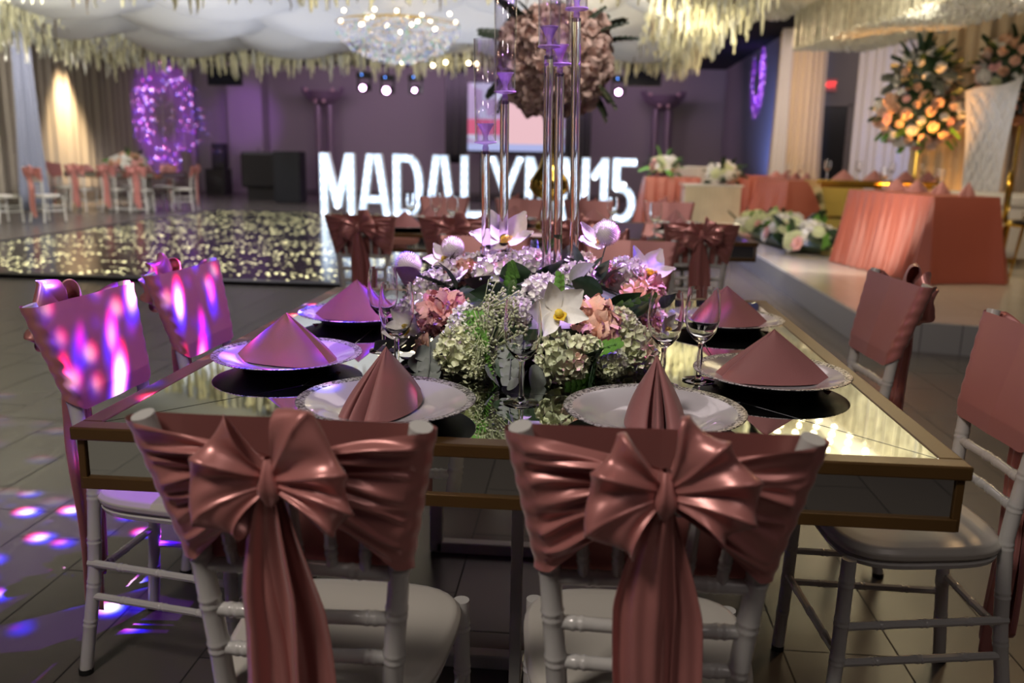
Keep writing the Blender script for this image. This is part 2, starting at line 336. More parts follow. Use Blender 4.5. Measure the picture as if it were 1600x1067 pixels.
def dance_mat():
    m = pm('starlit_dance_floor_panel', (.01, .009, .016), .16, Specular_IOR_Level=.3); nt = m.node_tree; b = nt.nodes['Principled BSDF']  # reflections of the lit canopy put in as glowing dots
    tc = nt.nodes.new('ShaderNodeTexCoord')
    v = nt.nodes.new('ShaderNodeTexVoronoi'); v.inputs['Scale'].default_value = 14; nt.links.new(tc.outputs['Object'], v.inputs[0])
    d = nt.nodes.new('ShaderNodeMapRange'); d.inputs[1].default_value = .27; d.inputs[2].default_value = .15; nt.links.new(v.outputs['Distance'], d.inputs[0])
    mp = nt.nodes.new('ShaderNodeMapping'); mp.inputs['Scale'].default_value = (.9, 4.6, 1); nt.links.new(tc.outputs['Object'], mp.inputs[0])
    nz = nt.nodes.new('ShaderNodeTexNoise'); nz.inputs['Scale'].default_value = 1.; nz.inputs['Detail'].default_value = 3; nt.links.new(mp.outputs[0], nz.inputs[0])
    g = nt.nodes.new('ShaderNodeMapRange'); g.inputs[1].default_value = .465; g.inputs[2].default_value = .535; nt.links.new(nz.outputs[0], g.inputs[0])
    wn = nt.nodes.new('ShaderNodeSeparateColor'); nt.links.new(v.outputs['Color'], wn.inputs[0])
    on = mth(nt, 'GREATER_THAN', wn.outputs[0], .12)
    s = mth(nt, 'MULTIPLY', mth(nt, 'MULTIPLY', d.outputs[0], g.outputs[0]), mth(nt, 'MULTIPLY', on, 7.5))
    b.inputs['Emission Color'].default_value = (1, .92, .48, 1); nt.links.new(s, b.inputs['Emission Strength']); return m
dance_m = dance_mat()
# ---------------------------------------------------------------- room shell
def plane_box(name, c, d, mat): return struct(MB().box(c, d).build(name, mat, smooth=False))
plane_box('floor', (-2, 10.5, -.05), (24, 29, .1), floor_m)
plane_box('ceiling', (-2, 10.5, 3.75), (24, 29, .1), ceil_m)
plane_box('wall_back', (-2, 24.6, 1.85), (24, .2, 3.7), wall_m)
plane_box('wall_left', (-11.8, 10.5, 1.85), (.2, 28.2, 3.7), wall_m)
plane_box('wall_right', (4.1, 20.6, 1.85), (.2, 7.6, 3.7), wall_m)
plane_box('wall_recess', (6.2, 17.2, 1.85), (4, .2, 3.7), wall_d)
plane_box('wall_stage_side', (8.1, 9.3, 1.85), (.2, 15.6, 3.7), wall_d)
plane_box('trim_pilaster_back', (-9.8, 24.2, 1.85), (1.02, .6, 3.7), wall_m)
def baseb():
    plane_box('baseboard_back', (-2, 24.47, .06), (18, .04, .12), wall_d)
baseb()
st = MB().slab([(2.08, 4.62), (7.9, 3.1), (7.9, 17.1), (2.08, 17.1)], 0, .205).build('floor_stage_platform', stage_m, smooth=False)
struct(st)
rs = MB().slab([(2.06, 4.60), (7.9, 3.08), (7.9, 3.10), (2.08, 4.62), (2.08, 17.1), (2.06, 17.1)], 0, .20).build('trim_stage_riser', panel_m, smooth=False); struct(rs)
# ---------------------------------------------------------------- dance floor
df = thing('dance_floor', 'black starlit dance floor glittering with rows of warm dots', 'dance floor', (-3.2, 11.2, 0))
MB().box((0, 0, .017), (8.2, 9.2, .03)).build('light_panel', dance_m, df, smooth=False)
e = MB()
for c, d in (((0, -4.66, .018), (8.5, .14, .036)), ((0, 4.66, .018), (8.5, .14, .036)), ((-4.17, 0, .018), (.14, 9.2, .036)), ((4.17, 0, .018), (.14, 9.2, .036))): e.box(c, d)
e.build('edge_ramp', blackm, df, smooth=False)
# ---------------------------------------------------------------- drapes
def curtain(name, label, p0, p1, z0, z1, mat, per=.16, amp=.035, flare=0, seed=0, gather=None):
    p0 = Vector(p0); p1 = Vector(p1); L = (p1-p0).length; d = (p1-p0)/L; nrm = Vector((-d.y, d.x))
    rnd = random.Random(seed); ph = [rnd.uniform(0, 6.28) for _ in range(4)]
    nu = max(16, int(L/per*9)); c = (p0+p1)/2
    def fn(u, v):
        s = u*L; z = z0+(z1-z0)*v
        a = amp*(sin(2*pi*s/per+ph[0]+.5*sin(s*3+ph[1]))*.6+.4*sin(2*pi*s/per*.47+ph[2]+v*.6))*(1-.25*v)
        k = 1+flare*(1-v)**2
        if gather: k *= 1-gather*sin(pi*min(1, v*1.0))
        q = p0+d*(L/2+(s-L/2)*k)+nrm*a
        return (q.x-c.x, q.y-c.y, z)
    o = MB().grid(fn, nu, 10).build(name, mat, sol=.004); o.location = (c.x, c.y, 0)
    return tag(o, label, 'curtain')
curtain('wall_curtain', 'long taupe curtain on the left wall under a warm downlight', (-11.5, 15.2), (-11.5, 24.2), .02, 3.6, curt_g, .3, .05)
curtain('sheer_drape', 'narrow pale bluish drape column at the left, beside the taupe curtain', (-10.56, 14.62), (-10.26, 14.74), .02, 3.6, pm('dusky_blue_sheer', (.26, .29, .40), .7), .12, .03, flare=.8)
curtain('side_curtain', 'dim grey curtain at the far left edge behind chairs', (-11.1, 12.2), (-11.2, 15.0), .02, 3.6, curt_g, .2, .04, seed=3)
co = thing('draped_column', 'wide column wrapped in warm beige drape right of the hall', 'column', (3.95, 15.2, .205))
def colfn(u, v):
    a = 2*pi*u; r = .40+.02*sin(a*22)+.01*sin(a*9+2); r *= 1+.2*(1-v)**2
    return (r*cos(a), r*.8*sin(a), 3.28*v)
MB().grid(colfn, 200, 8).build('drape', curt_w, co)
curtain('white_edge_drape', 'thin white drape hanging against the beige column, blue lit', (3.5, 14.95), (3.68, 14.85), .21, 3.5, curt_b, .08, .015, flare=.6, seed=5)
curtain('blue_grey_drape', 'blue-grey drape behind the gold table, left of flower pillar', (4.86, 14.9), (6.4, 12.2), .21, 3.5, curt_b, .2, .04, seed=6)
curtain('champagne_backdrop', 'champagne backdrop drapery behind the white throne', (4.35, 10.6), (7.9, 9.2), .21, 3.6, curt_w, .17, .05, seed=7)
def swagfn(u, v):
    x = -1.0+2.0*u; k = (1-abs(2*u-1))
    z = 3.3-(1.0+1.5*v)*(u**1.6)-.2*sin(pi*u)-.06*v
    return (x, -.05-.04*sin(v*30), z)
o = MB().grid(swagfn, 40, 60).build('swagged_drape', curt_w, sol=.004); o.location = (5.9, 9.75, 0); tag(o, 'champagne swag of fabric pulled aside over the stage backdrop', 'curtain')
# ---------------------------------------------------------------- chairs
def post_r(z, r0, marks, top=None):
    r = r0
    for m in marks:
        for dz in (-.006, .006):
            r += .0017*math.exp(-((z-m-dz)/.0028)**2)
    return r
def bamboo(mb, pts, r0, marks, n=12):
    """tube through pts (by arc) with the doubled rings of a bamboo-turned chair"""
    P = [Vector(p) for p in pts]; out = []; rad = []
    seg = []
    for a, b in zip(P, P[1:]): seg.append((b-a).length)
    L = sum(seg); ts = set(i/14 for i in range(15))
    for m in marks:
        for k in (-.012, -.008, -.005, -.002, .002, .005, .008, .012): ts.add(min(1, max(0, m/L+k/L)))
    for t in sorted(ts):
        d = t*L; i = 0
        while i < len(seg)-1 and d > seg[i]: d -= seg[i]; i += 1
        out.append(P[i].lerp(P[i+1], min(1, d/seg[i]))); rad.append(post_r(t*L, r0, marks))
    mb.tube(out, rad, n); return mb
def post_y(z):
    return -.195-.02*max(0, min(1, (z-.48)/.22))-.055*max(0, (z-.70)/.215)
def post_x(z):
    return .125+.018*max(0, min(1, (z-.48)/.22))+.042*max(0, (z-.70)/.215)
ZT, ZB = .905, .69
def sash_panel_mesh(s, seed):
    rnd = random.Random(seed); rid = [(.07+.125*i+rnd.uniform(-.04, .04), rnd.uniform(.018, .05), rnd.uniform(.5, 1.15)) for i in range(8)]
    def fn(u, v):
        lo = ZB-.030*max(0., min(1., (.34-u)/.14)); z = lo+(ZT-lo)*v; px = post_x(z); py = post_y(z); r = .0215
        if u < .22:                      # inner side, centre to post
            t = u/.22; return (s*px*t, py+r-.002*sin(pi*t), z)
        if u < .42:                      # round the post
            a = pi/2-(u-.22)/.20*pi; k = 1+.04*sin(v*40+seed)
            return (s*(px+r*k*cos(a)), py+r*sin(a)*k, z)
        t = (u-.42)/.58
        fold = 0
        for c, wd, am in rid:
            cc = c+.03*sin(t*5+c*20); fold += am*math.exp(-((v-cc)/wd)**2)
        A = .0125*max(0., sin(pi*min(1, t*1.05+.04)))**.6+.0025
        sag = .012*sin(pi*t)*(1-v)
        zk = .842+(v-.5)*.05; e = t**1.15
        zz = z*(1-e)+zk*e+sag
        return (s*(px*(1-t)+.006*t), py*(1-t)+(-.268)*t-r-A*fold+.004*sin(v*18+t*4), zz)
    return MB().grid(fn, 64, 84)
def bow_mesh(s, seed, R0=.10, up=1.15, dn=1.0, tc=.1, D=.03):
    """one loop of the bow: a ribbon fanned out of the knot, pleated radially, folded back behind itself"""
    rnd = random.Random(seed); p = [rnd.uniform(0, 6.28) for _ in range(5)]; nf = rnd.uniform(2.9, 4.1)
    def fn(u, v):
        w = (v-.5)*2; th = tc+(up if w > 0 else dn)*w*(.75+.25*sin(pi*u))+.10*sin(u*5+p[3])
        f = nf*v+.10*sin(u*4.2+p[0])+.12*sin(v*6+p[1]); rg = 1-abs(sin(pi*f))**.62
        k = max(0., sin(pi*u)); rho = R0*(1+.13*rg-.10*abs(w)**2+.06*sin(v*9+p[2]))*k**.85
        front = max(0., cos(pi*u))
        y = -.016-D*cos(pi*u)*k**.5-.020*k-(.023*rg*k**.7*(.35+.65*front))+.006*k*sin(v*23+p[4]+u*6)*front
        y += .012*k*abs(w)**3
        return (s*rho*cos(th), y, rho*sin(th)*1.02+.018*(v-.5)*(1-k))
    return MB().grid(fn, 56, 72)
def tail_mesh(s, seed, zend, w1, dx):
    rnd = random.Random(seed); p = [rnd.uniform(0, 6) for _ in range(4)]
    def fn(u, v):
        w = (v-.5)*2; z = -u*(.842-zend); k = min(1, .16+1.0*min(1, u*3.2)**.8)
        x = dx*min(1, u*2.5)+w*w1*k*(1+.07*sin(u*5+p[0]))+.006*sin(u*9+p[1])
        fold = .009*k*sin(w*3.6+p[2]+u*.8)+.0045*k*sin(w*8+p[3]-u*1.4)
        y = -.016+.012*min(1, u*3)-fold+.01*u
        return (x, y, z-.03*(1-abs(w))*(u > .96))
    return MB().grid(fn, 50, 32)
def make_chair(label, loc, rz, seed=1, group='chairs around the near table'):
    t = thing('chiavari_chair', label, 'chair', loc, rz, group)
    for s in (-1, 1):
        mb = MB(); pts = [(s*.155, -.235, .012), (s*.135, -.205, .25), (s*.125, -.195, .45)]+[(s*post_x(z), post_y(z), z) for z in (.48, .55, .62, .70, .76, .84, .908)]
        bamboo(mb, pts, .0155, [.12, .22, .33, .44, .53, .605, .68, .76, .86], 14); l = mb.build('rear_leg', white_paint, t)
        MB().lathe([(0, 0), (.017, 0), (.017, .014), (0, .014)], 12, (s*.155, -.236, 0)).build('foot_cap', rubber, l)
        mb = MB(); bamboo(mb, [(s*.185, .168, .012), (s*.182, .160, .2), (s*.178, .155, .435)], .0155, [.1, .19, .28, .37], 14)
        l = mb.build('front_leg', white_paint, t)
        MB().lathe([(0, 0), (.016, 0), (.016, .014), (0, .014)], 12, (s*.185, .168, 0)).build('foot_cap', rubber, l)
    mb = MB()
    for z, sy in ((.20, 1), (.285, 1)): 
        for s in (-1, 1): bamboo(mb, [(s*.142, -.212, z), (s*.182, .16, z-.005)], .009, [.09, .19, .29], 8)
    bamboo(mb, [(-.183, .162, .215), (.183, .162, .215)], .009, [.08, .18, .28], 8)
    bamboo(mb, [(-.142, -.21, .25), (.142, -.21, .25)], .009, [.07, .14, .21], 8)
    mb.build('stretcher', white_paint, t)
    for z in (.535, .60):
        mb = MB(); x = post_x(z); bamboo(mb, [(-x, post_y(z), z), (0, post_y(z)-.006, z), (x, post_y(z), z)], .0105, [.035, x-.02, x+.02, 2*x-.035], 10); mb.build('back_rail', white_paint, t)
    mb = MB(); z = .672; x = post_x(z); bamboo(mb, [(-x, post_y(z), z), (0, post_y(z)-.004, z+.006), (x, post_y(z), z)], .011, [.06, x, 2*x-.06], 10)
    z = .79; x = post_x(z); mb.tube([(-x, post_y(z), z), (0, post_y(z)-.004, z+.004), (x, post_y(z), z)], .010, 10)
    for i in range(-2, 3):
        bamboo(mb, [(i*.047, post_y(.67)-.002, .675), (i*.051, post_y(.79)-.002, .79)], .0085, [.035], 8)
    mb.build('spindle_back', white_paint, t)
    def seatfn(zz, inset):
        def fn(u, v):
            a = 2*pi*u; c, q = cos(a), sin(a); n = 3.6
            r = (abs(c)**n+abs(q)**n)**(-1/n); hx = .165+.035*(q*r+1)/2-inset; y = -.02+(.185-inset)*q*r
            prof = ((0, 0), (1, 0), (1.02, .45), (.97, .85), (.8, 1.0), (0, 1.06)); k = v*(len(prof)-1); i = min(int(k), len(prof)-2); f = k-i
            rr = prof[i][0]*(1-f)+prof[i+1][0]*f; hz = prof[i][1]*(1-f)+prof[i+1][1]*f
            return (hx*c*r*rr, -.02+(y+.02)*rr, zz[0]+(zz[1]-zz[0])*hz)
        return fn
    MB().grid(seatfn((.415, .436), .006), 56, 5).build('seat_frame', white_paint, t)
    MB().grid(seatfn((.436, .466), 0), 56, 20).build('seat_cushion', cushion_m, t, sharp=False)
    sp = None
    mb = MB()
    for s in (-1, 1):
        q = sash_panel_mesh(s, seed*7+s); mb.add(q.v, q.f)
    sash = mb.build('satin_sash', satin, t, sharp=False)
    k = Vector((0, -.292, .842))
    for s in (-1, 1):
        b = bow_mesh(s, seed*11+s+5, R0=.098+.004*s, up=1.2+.1*s, dn=.95-.1*s, tc=.10+.12*s).build('bow_loop', satin, sash, sharp=False, sol=.001); b.location = k
    kn = MB().grid(lambda u, v: ((.016+.004*sin(v*7))*cos(2*pi*u)*(.35+.65*sin(pi*v)), -.02+(.02+.003*sin(u*30))*sin(2*pi*u)*(.4+.6*sin(pi*v)), (v-.5)*.062), 24, 14).build('knot', satin, sash, sharp=False); kn.location = k
    for s, ze, w1, dx in ((-1, .20, .040, -.016), (1, .12, .045, .020)):
        b = tail_mesh(s, seed*13+s, ze, w1, dx).build('sash_tail', satin, sash, sharp=False, sol=.001); b.location = k+Vector((0, .002+.006*s, 0))
    return t
G1 = 'chairs around the near table'
cA = make_chair('white chair with rose satin sash and big bow, nearest left, back to us', (-.26, -.065, 0), 0, 1, G1)
cB = make_chair('white chair with rose satin sash and big bow, nearest right, back to us', (.232, -.045, 0), radians(0), 4, G1)
dup(cA, (-.80, .565, 0), radians(-92.5), 'white chair at the left table side, nearest us, purple light on its sash', G1)
dup(cB, (-.79, 1.08, 0), radians(-92.5), 'white chair at the left table side, farther back, sash spotted with purple light', G1)
dup(cA, (.815, 1.30, 0), radians(94), 'white chair with rose sash at the far right corner of near table', G1)
dup(cB, (.843, .54, 0), radians(93.5), 'white chair at right edge of picture with glossy seat under table corner', G1)
dup(cA, (-.28, 2.07, 0), radians(184), 'chair across the near table behind the flowers, left one, purple lit', G1)
dup(cB, (.30, 2.05, 0), radians(175), 'chair across the near table behind the flowers, right one, dark rose', G1)
G2 = 'chairs around the second table'
for x, lb in ((-1.10, 'rose sashed chair with bow at second table, front row, far left'), (-.57, 'rose sashed chair at second table, front row, second from left'),
              (.08, 'rose sashed chair at second table, front row, behind the candle rods'), (.76, 'rose sashed chair with bow at second table, front row, far right')):
    dup(cA if x < 0 else cB, (x, 3.62, 0), radians(random.Random(x).uniform(-4, 4)), lb, G2)
for x, lb in ((-.98, 'rose chair back facing us across second table, far left'), (-.38, 'rose chair back facing us across second table, left of gold vase'),
              (.17, 'rose chair back facing us across second table, right of gold vase'), (.78, 'rose chair back facing us across second table, far right')):
    dup(cB, (x, 5.33, 0), pi+radians(random.Random(x).uniform(-4, 4)), lb, G2)
# ---------------------------------------------------------------- mirrored tables
def make_table(label, cx, y0, W, L, group=None, base=True):
    H = .77; t = thing('mirrored_dining_table', label, 'table', (cx, y0, 0), 0, group); h = W/2; fw = .04
    mb = MB()
    for c, d in (((0, fw/2, H-.012), (W, fw, .024)), ((0, L-fw/2, H-.012), (W, fw, .024)), ((-h+fw/2, L/2, H-.012), (fw, L-2*fw, .024)), ((h-fw/2, L/2, H-.012), (fw, L-2*fw, .024))): mb.box(c, d)
    mb.build('top_frame', gold_wood, t, smooth=False, bevel=.003)
    a, b = h-fw, fw; ia, ib = h-.31, .335; g = .0012; zt = H-.0015
    MB().box((0, L/2, H-.014), (2*a, L-2*fw, .014)).build('tabletop_backing', dark, t, smooth=False)
    mb = MB()
    def poly(p):
        c = sum((Vector(q) for q in p), Vector((0, 0)))/len(p)
        mb.slab([tuple(Vector(q)+(c-Vector(q)).normalized()*g*1.6) for q in p], H-.006, zt)
    poly([(-a, b), (a, b), (ia, ib), (-ia, ib)]); poly([(a, b), (a, L-b), (ia, L-ib), (ia, ib)])
    poly([(a, L-b), (-a, L-b), (-ia, L-ib), (ia, L-ib)]); poly([(-a, L-b), (-a, b), (-ia, ib), (-ia, L-ib)])
    poly([(-ia, ib), (ia, ib), (ia, L-ib), (-ia, L-ib)])
    mb.build('mirror_tabletop', mirror, t, smooth=False, bevel=.0006)
    i = .012; zb = .654
    mb = MB()
    for sy, yy in ((-1, i), (1, L-i)): mb.box((0, yy-sy*.005, (zb+.022+H-.024)/2), (W-2*i-.02, .006, H-.024-zb-.022))
    for sx in (-1, 1): mb.box((sx*(h-i-.005), L/2, (zb+.022+H-.024)/2), (.006, L-2*i-.02, H-.024-zb-.022))
    mb.build('mirror_apron', mirror, t, smooth=False)
    mb = MB()
    for yy in (i+.004, L-i-.004): mb.box((0, yy, zb+.011), (W-2*i, .02, .022))
    for sx in (-1, 1): mb.box((sx*(h-i-.004), L/2, zb+.011), (.02, L-2*i, .022))
    for sx in (-1, 1):
        for yy in (i+.002, L-i-.002): mb.box((sx*(h-i-.002), yy, (zb+H-.024)/2), (.013, .013, H-.024-zb))
    mb.build('apron_rail', gold_wood, t, smooth=False, bevel=.0015)
    for yy in (.56, L-.47):
        mb = MB()
        for sx in (-1, 1): mb.box((sx*h*.41, yy, .33), (.04, .04, .656))
        mb.box((0, yy, .018), (h*.82, .04, .036)); mb.box((0, yy, .635), (h*.82, .04, .036))
        mb.build('pedestal_frame', white_paint, t, smooth=False, bevel=.004)
    if base:
        mb = MB(); mb.box((.0, .40, .33), (.026, .026, .656)); mb.box((0, .48, .03), (.026, .14, .03)); mb.build('centre_leg', white_paint, t, smooth=False, bevel=.003)
    return t
make_table('square mirrored table with gilded frame in the foreground', 0, 0, 1.52, 1.65)
make_table('long mirrored table behind the flower centrepiece with gold vase', -.1, 3.8, 2.5, 1.4, base=False)
# ---------------------------------------------------------------- place settings
def charger_mesh_parts():
    up = MB().lathe([(0, .006), (.085, .006), (.098, .009), (.12, .020), (.150, .0275)], 64)
    rim = MB().lathe([(.148, .027), (.166, .0305), (.1675, .029), (.15, .0245)], 64)
    un = MB().lathe([(.1665, .0285), (.15, .024), (.12, .0155), (.10, .002), (.085, 0), (0, 0)], 64)
    return up.mesh('plate_top', china), rim.mesh('lace_rim', lace), un.mesh('underside', blackm)
CH = charger_mesh_parts()
def charger(x, y, z, label, group):
    t = thing('charger_plate', label, 'plate', (x, y, z), 0, group)
    put(CH[0], 'plate_top', t, (0, 0, 0)); put(CH[1], 'lace_rim', t, (0, 0, 0)); put(CH[2], 'underside', t, (0, 0, 0)); return t
def napkin_mesh(seed, sx=1., h=.118):
    rnd = random.Random(seed)
    P = [(.125, 0), (.07, .034), (.01, .052), (-.045, .056), (-.085, .046), (-.104, .030), (-.098, .019), (-.06, .016), (-.085, .010), (-.116, .004),
         (-.116, -.004), (-.085, -.010), (-.06, -.016), (-.098, -.019), (-.104, -.030), (-.085, -.046), (-.045, -.056), (.01, -.052), (.07, -.034), (.125, 0)]
    n = len(P)-1
    def cr(t):
        k = t*n; i = min(int(k), n-1); f = k-i
        g = lambda j: Vector(P[j % n])
        p0, p1, p2, p3 = g(i-1), g(i), g(i+1), g(i+2)
        if i == 0: p0 = p1
        if i == n-1: p3 = p2
        return .5*((2*p1)+(p2-p0)*f+(2*p0-5*p1+4*p2-p3)*f*f+(3*p1-p0-3*p2+p3)*f**3)
    def fn(u, v):
        p = cr(u); s = 1-v; bul = 1+.16*sin(pi*v)
        x = p.x*s*(1+.04*sin(pi*v))*sx; y = p.y*(s*bul)
        return (x, y+.0012*sin(u*40), h*v**.94+.003*sin(u*2*pi*3)*s*v)
    mb = MB().grid(fn, 114, 22)
    return mb.mesh('napkin', linen)
NK = [napkin_mesh(1), napkin_mesh(2, 1.05, .112)]
def napkin(x, y, z, rz, label, group, k=0, s=1.):
    o = bpy.data.objects.new('folded_napkin', NK[k]); COL.objects.link(o); o.location = (x, y, z); o.rotation_euler = (0, 0, rz)
    o.scale = (s, s, s); return tag(o, label, 'napkin', group)
def goblet_mesh():
    pr = [(0, .0), (.034, .0), (.0345, .002), (.012, .006), (.0055, .012), (.0045, .03), (.0062, .052), (.0045, .07), (.006, .082), (.018, .092), (.030, .108), (.0358, .130), (.0368, .152), (.0345, .18), (.0315, .2),
          (.0303, .2), (.0333, .18), (.0355, .152), (.0345, .13), (.029, .110), (.017, .0955), (.004, .09), (0, .0895)]
    return MB().lathe(pr, 40).mesh('goblet', glass)
GB = goblet_mesh()
def goblet(x, y, z, label, group, s=1.):
    o = bpy.data.objects.new('goblet', GB); COL.objects.link(o); o.location = (x, y, z); o.scale = (s, s, s); return tag(o, label, 'glass', group)
zt = .7686
gp, gn, gg = 'charger plates on the near table', 'rose napkins on the near table', 'goblets on the near table'
for x, y, rz, k, lp, ln in (
    (-.235, .165, radians(68), 0, 'white lace-rimmed charger in front of the left bow, purple lit', 'pleated rose napkin standing on the front left charger'),
    (.262, .175, radians(90), 0, 'white lace-rimmed charger behind the right bow', 'pleated rose napkin standing on the front right charger'),
    (-.54, .50, radians(176), 1, 'charger plate at the left table edge, glowing purple', 'purple lit napkin pyramid on the left edge charger'),
    (.54, .50, radians(-4), 1, 'white charger plate at the right table edge', 'rose napkin pyramid at the right table edge, largest on the right'),
    (-.52, 1.04, radians(184), 1, 'charger plate at the far left of near table beside a goblet', 'purple napkin pyramid at the far left of near table'),
    (.54, 1.14, radians(2), 1, 'charger plate at the far right corner of near table', 'rose napkin pyramid at far right corner behind a goblet')):
    charger(x, y, zt, lp, gp); napkin(x, y, zt+.0095, rz, ln, gn, k, 1.0)
for x, y, lb in ((.01, .27, 'clear goblet at the table middle in front of the flowers'), (-.275, .44, 'clear goblet left of the flowers, nearer of the pair'),
                 (-.36, .68, 'clear goblet left of the flowers, farther of the pair'), (.30, .44, 'clear goblet right of the flowers behind front right napkin'), (.385, .50, 'clear goblet right of the flowers beside the right edge plate')):
    goblet(x, y, zt, lb, gg, 1.03)
# second table
for i, (x, y, lb) in enumerate(((-1.0, 4.05, 'front left'), (-.5, 4.05, 'front, second from left'), (.12, 4.05, 'front, third from left'), (.72, 4.05, 'front right'),
                                (-.98, 4.93, 'back left'), (-.38, 4.93, 'back, second from left'), (.2, 4.93, 'back, third from left'), (.78, 4.93, 'back right'))):
    charger(x, y, zt, 'charger plate on the second table, '+lb, 'chargers on the second table')
    napkin(x, y, zt+.0095, 0.1*i, 'dark rose napkin pyramid on the second table, '+lb, 'napkins on the second table', 1)
for x, y, lb in ((-.72, 4.2, 'goblet on second table left of the candle rods'), (.56, 4.0, 'goblet on second table right of the candle rods'), (-1.05, 4.5, 'goblet on second table in front of the letters, leftmost'),
                 (-.9, 4.62, 'goblet on second table in front of the letters, second'), (.32, 4.6, 'goblet on second table near the gold vase')):
    goblet(x, y, zt, lb, 'goblets on the second table', 1.05)
# ---------------------------------------------------------------- flowers
def petal(mb, M, L, W, cup=.3, wav=0., seed=0, nu=4, nv=4, tip=.0):
    def fn(u, v):
        w = (v-.5)*2; x = W*w*(sin(pi*min(1, u*.84+.08)))**.85
        z = cup*L*(u**1.8)*(.6)-cup*W*.6*(1-w*w)*sin(pi*u)+wav*sin(w*7+seed+u*2)*u
        y = L*u*(1-.12*w*w+tip*abs(w)*-1*u)
        return M @ Vector((x, y, z))
    mb.grid(fn, nu, nv)
def rnd_rot(rnd): return Matrix.Rotation(rnd.uniform(0, 6.28), 4, 'Z')
def sph(i, n, top=1., low=-.6):
    z = top-(top-low)*(i+.5)/n; a = i*2.39996; r = math.sqrt(max(0, 1-z*z)); return Vector((r*cos(a), r*sin(a), z))
def ruffle(seed, n=70, mat=None, L=.42, W=.30, name='carnation', wav=.06):
    mb = MB(); rnd = random.Random(seed); mb.ball((0, 0, 0), .55, 10, 6)
    for i in range(n):
        d = (sph(i, n)+Vector((rnd.uniform(-.15, .15), rnd.uniform(-.15, .15), rnd.uniform(-.1, .1)))).normalized()
        q = d.to_track_quat('Y', 'Z').to_matrix().to_4x4() @ Matrix.Rotation(rnd.uniform(0, 6.28), 4, 'Y')
        q = Matrix.Translation(d*.42) @ q @ Matrix.Rotation(rnd.uniform(-.5, .5), 4, 'X')
        petal(mb, q, L*rnd.uniform(.9, 1.2)*1.3, W*rnd.uniform(.8, 1.2), .5, wav, rnd.uniform(0, 6), 3, 5)
    return mb.mesh(name, mat)
def hydrangea(seed, mat, n=66):
    mb = MB(); rnd = random.Random(seed); mb.ball((0, 0, 0), .72, 12, 8)
    for i in range(n):
        d = (sph(i, n)+Vector((rnd.uniform(-.1, .1), rnd.uniform(-.1, .1), rnd.uniform(-.1, .1)))).normalized()
        q = Matrix.Translation(d*rnd.uniform(.76, .92)) @ (d.to_track_quat('Z', 'Y').to_matrix().to_4x4()) @ rnd_rot(rnd)
        for k in range(4):
            petal(mb, q @ Matrix.Rotation(k*pi/2, 4, 'Z') @ Matrix.Rotation(rnd.uniform(.2, .9), 4, 'X'), rnd.uniform(.22, .32), .155, .4, .02, k, 3, 3)
    return mb.mesh('hydrangea_head', mat)
def pompom(seed, mat):
    mb = MB(); n = 420; mb.ball((0, 0, 0), .8, 16, 10)
    for i in range(n):
        d = sph(i, n, 1, -1); a = d.orthogonal().normalized()*.045; b = d.cross(a)
        mb.add([d*.72+a, d*.72-a*.5+b*.87, d*.72-a*.5-b*.87, d*1.14], [(0, 1, 3), (1, 2, 3), (2, 0, 3)])
    return mb.mesh('pompom_head', mat)
def orchid(mat):
    mb = MB()
    for a, L, W in ((90, .95, .27), (215, .9, .25), (325, .9, .25), (22, .95, .36), (158, .95, .36)):
        petal(mb, Matrix.Rotation(radians(a-90), 4, 'Z') @ Matrix.Rotation(.25, 4, 'X'), L, W, .35, .02, a, 6, 6)
    return mb.mesh('orchid_bloom', mat)
def orchid_lip():
    mb = MB(); mb.ball((0, -.05, .12), (.13, .13, .12), 8, 6)
    petal(mb, Matrix.Rotation(pi, 4, 'Z') @ Matrix.Rotation(.6, 4, 'X'), .42, .2, .5, .03, 1, 5, 5); return mb.mesh('orchid_lip', fl_yel)
def rose(seed, mat):
    mb = MB(); rnd = random.Random(seed); mb.ball((0, 0, .1), .3, 8, 6)
    for ring, (n, r, lean, L, W) in enumerate(((3, .06, .05, .75, .34), (5, .14, .3, .8, .42), (6, .22, .6, .85, .48), (7, .3, 1.0, .85, .5))):
        for k in range(n):
            M = Matrix.Rotation(2*pi*k/n+ring*.4, 4, 'Z') @ Matrix.Translation((0, r, -.3)) @ Matrix.Rotation(pi/2-lean, 4, 'X')
            petal(mb, M, L, W, -.5, .04, rnd.uniform(0, 6), 4, 4)
    return mb.mesh('rose_bloom', mat)
def leaf_mesh(name, mat, W=.3, n=1, fold=.3):
    mb = MB()
    def mk(M):
        def fn(u, v):
            w = (v-.5)*2; x = W*w*sin(pi*u**.8)**.9; return M @ Vector((x, u, fold*abs(x)*.8-.25*u*u+.006*sin(u*14+w*2)*abs(w)))
        mb.grid(fn, 8, 4)
    if n == 1: mk(Matrix())
    else:
        for k in range(n):
            t = (k+1)/n; s = 1 if k % 2 else -1
            mk(Matrix.Translation((0, t, -.2*t*t)) @ Matrix.Rotation(s*(1.1-.5*t), 4, 'Z') @ Matrix.Scale(.34-.1*t, 4) if n < 14 else Matrix.Translation((0, t, -.25*t*t)) @ Matrix.Rotation(s*1.25, 4, 'Z') @ Matrix.Scale(.3*(1.1-t), 4))
        mb.tube([(0, 0, 0), (0, .5, -.06), (0, 1, -.22)], .012, 5)
    return mb.mesh(name, mat)
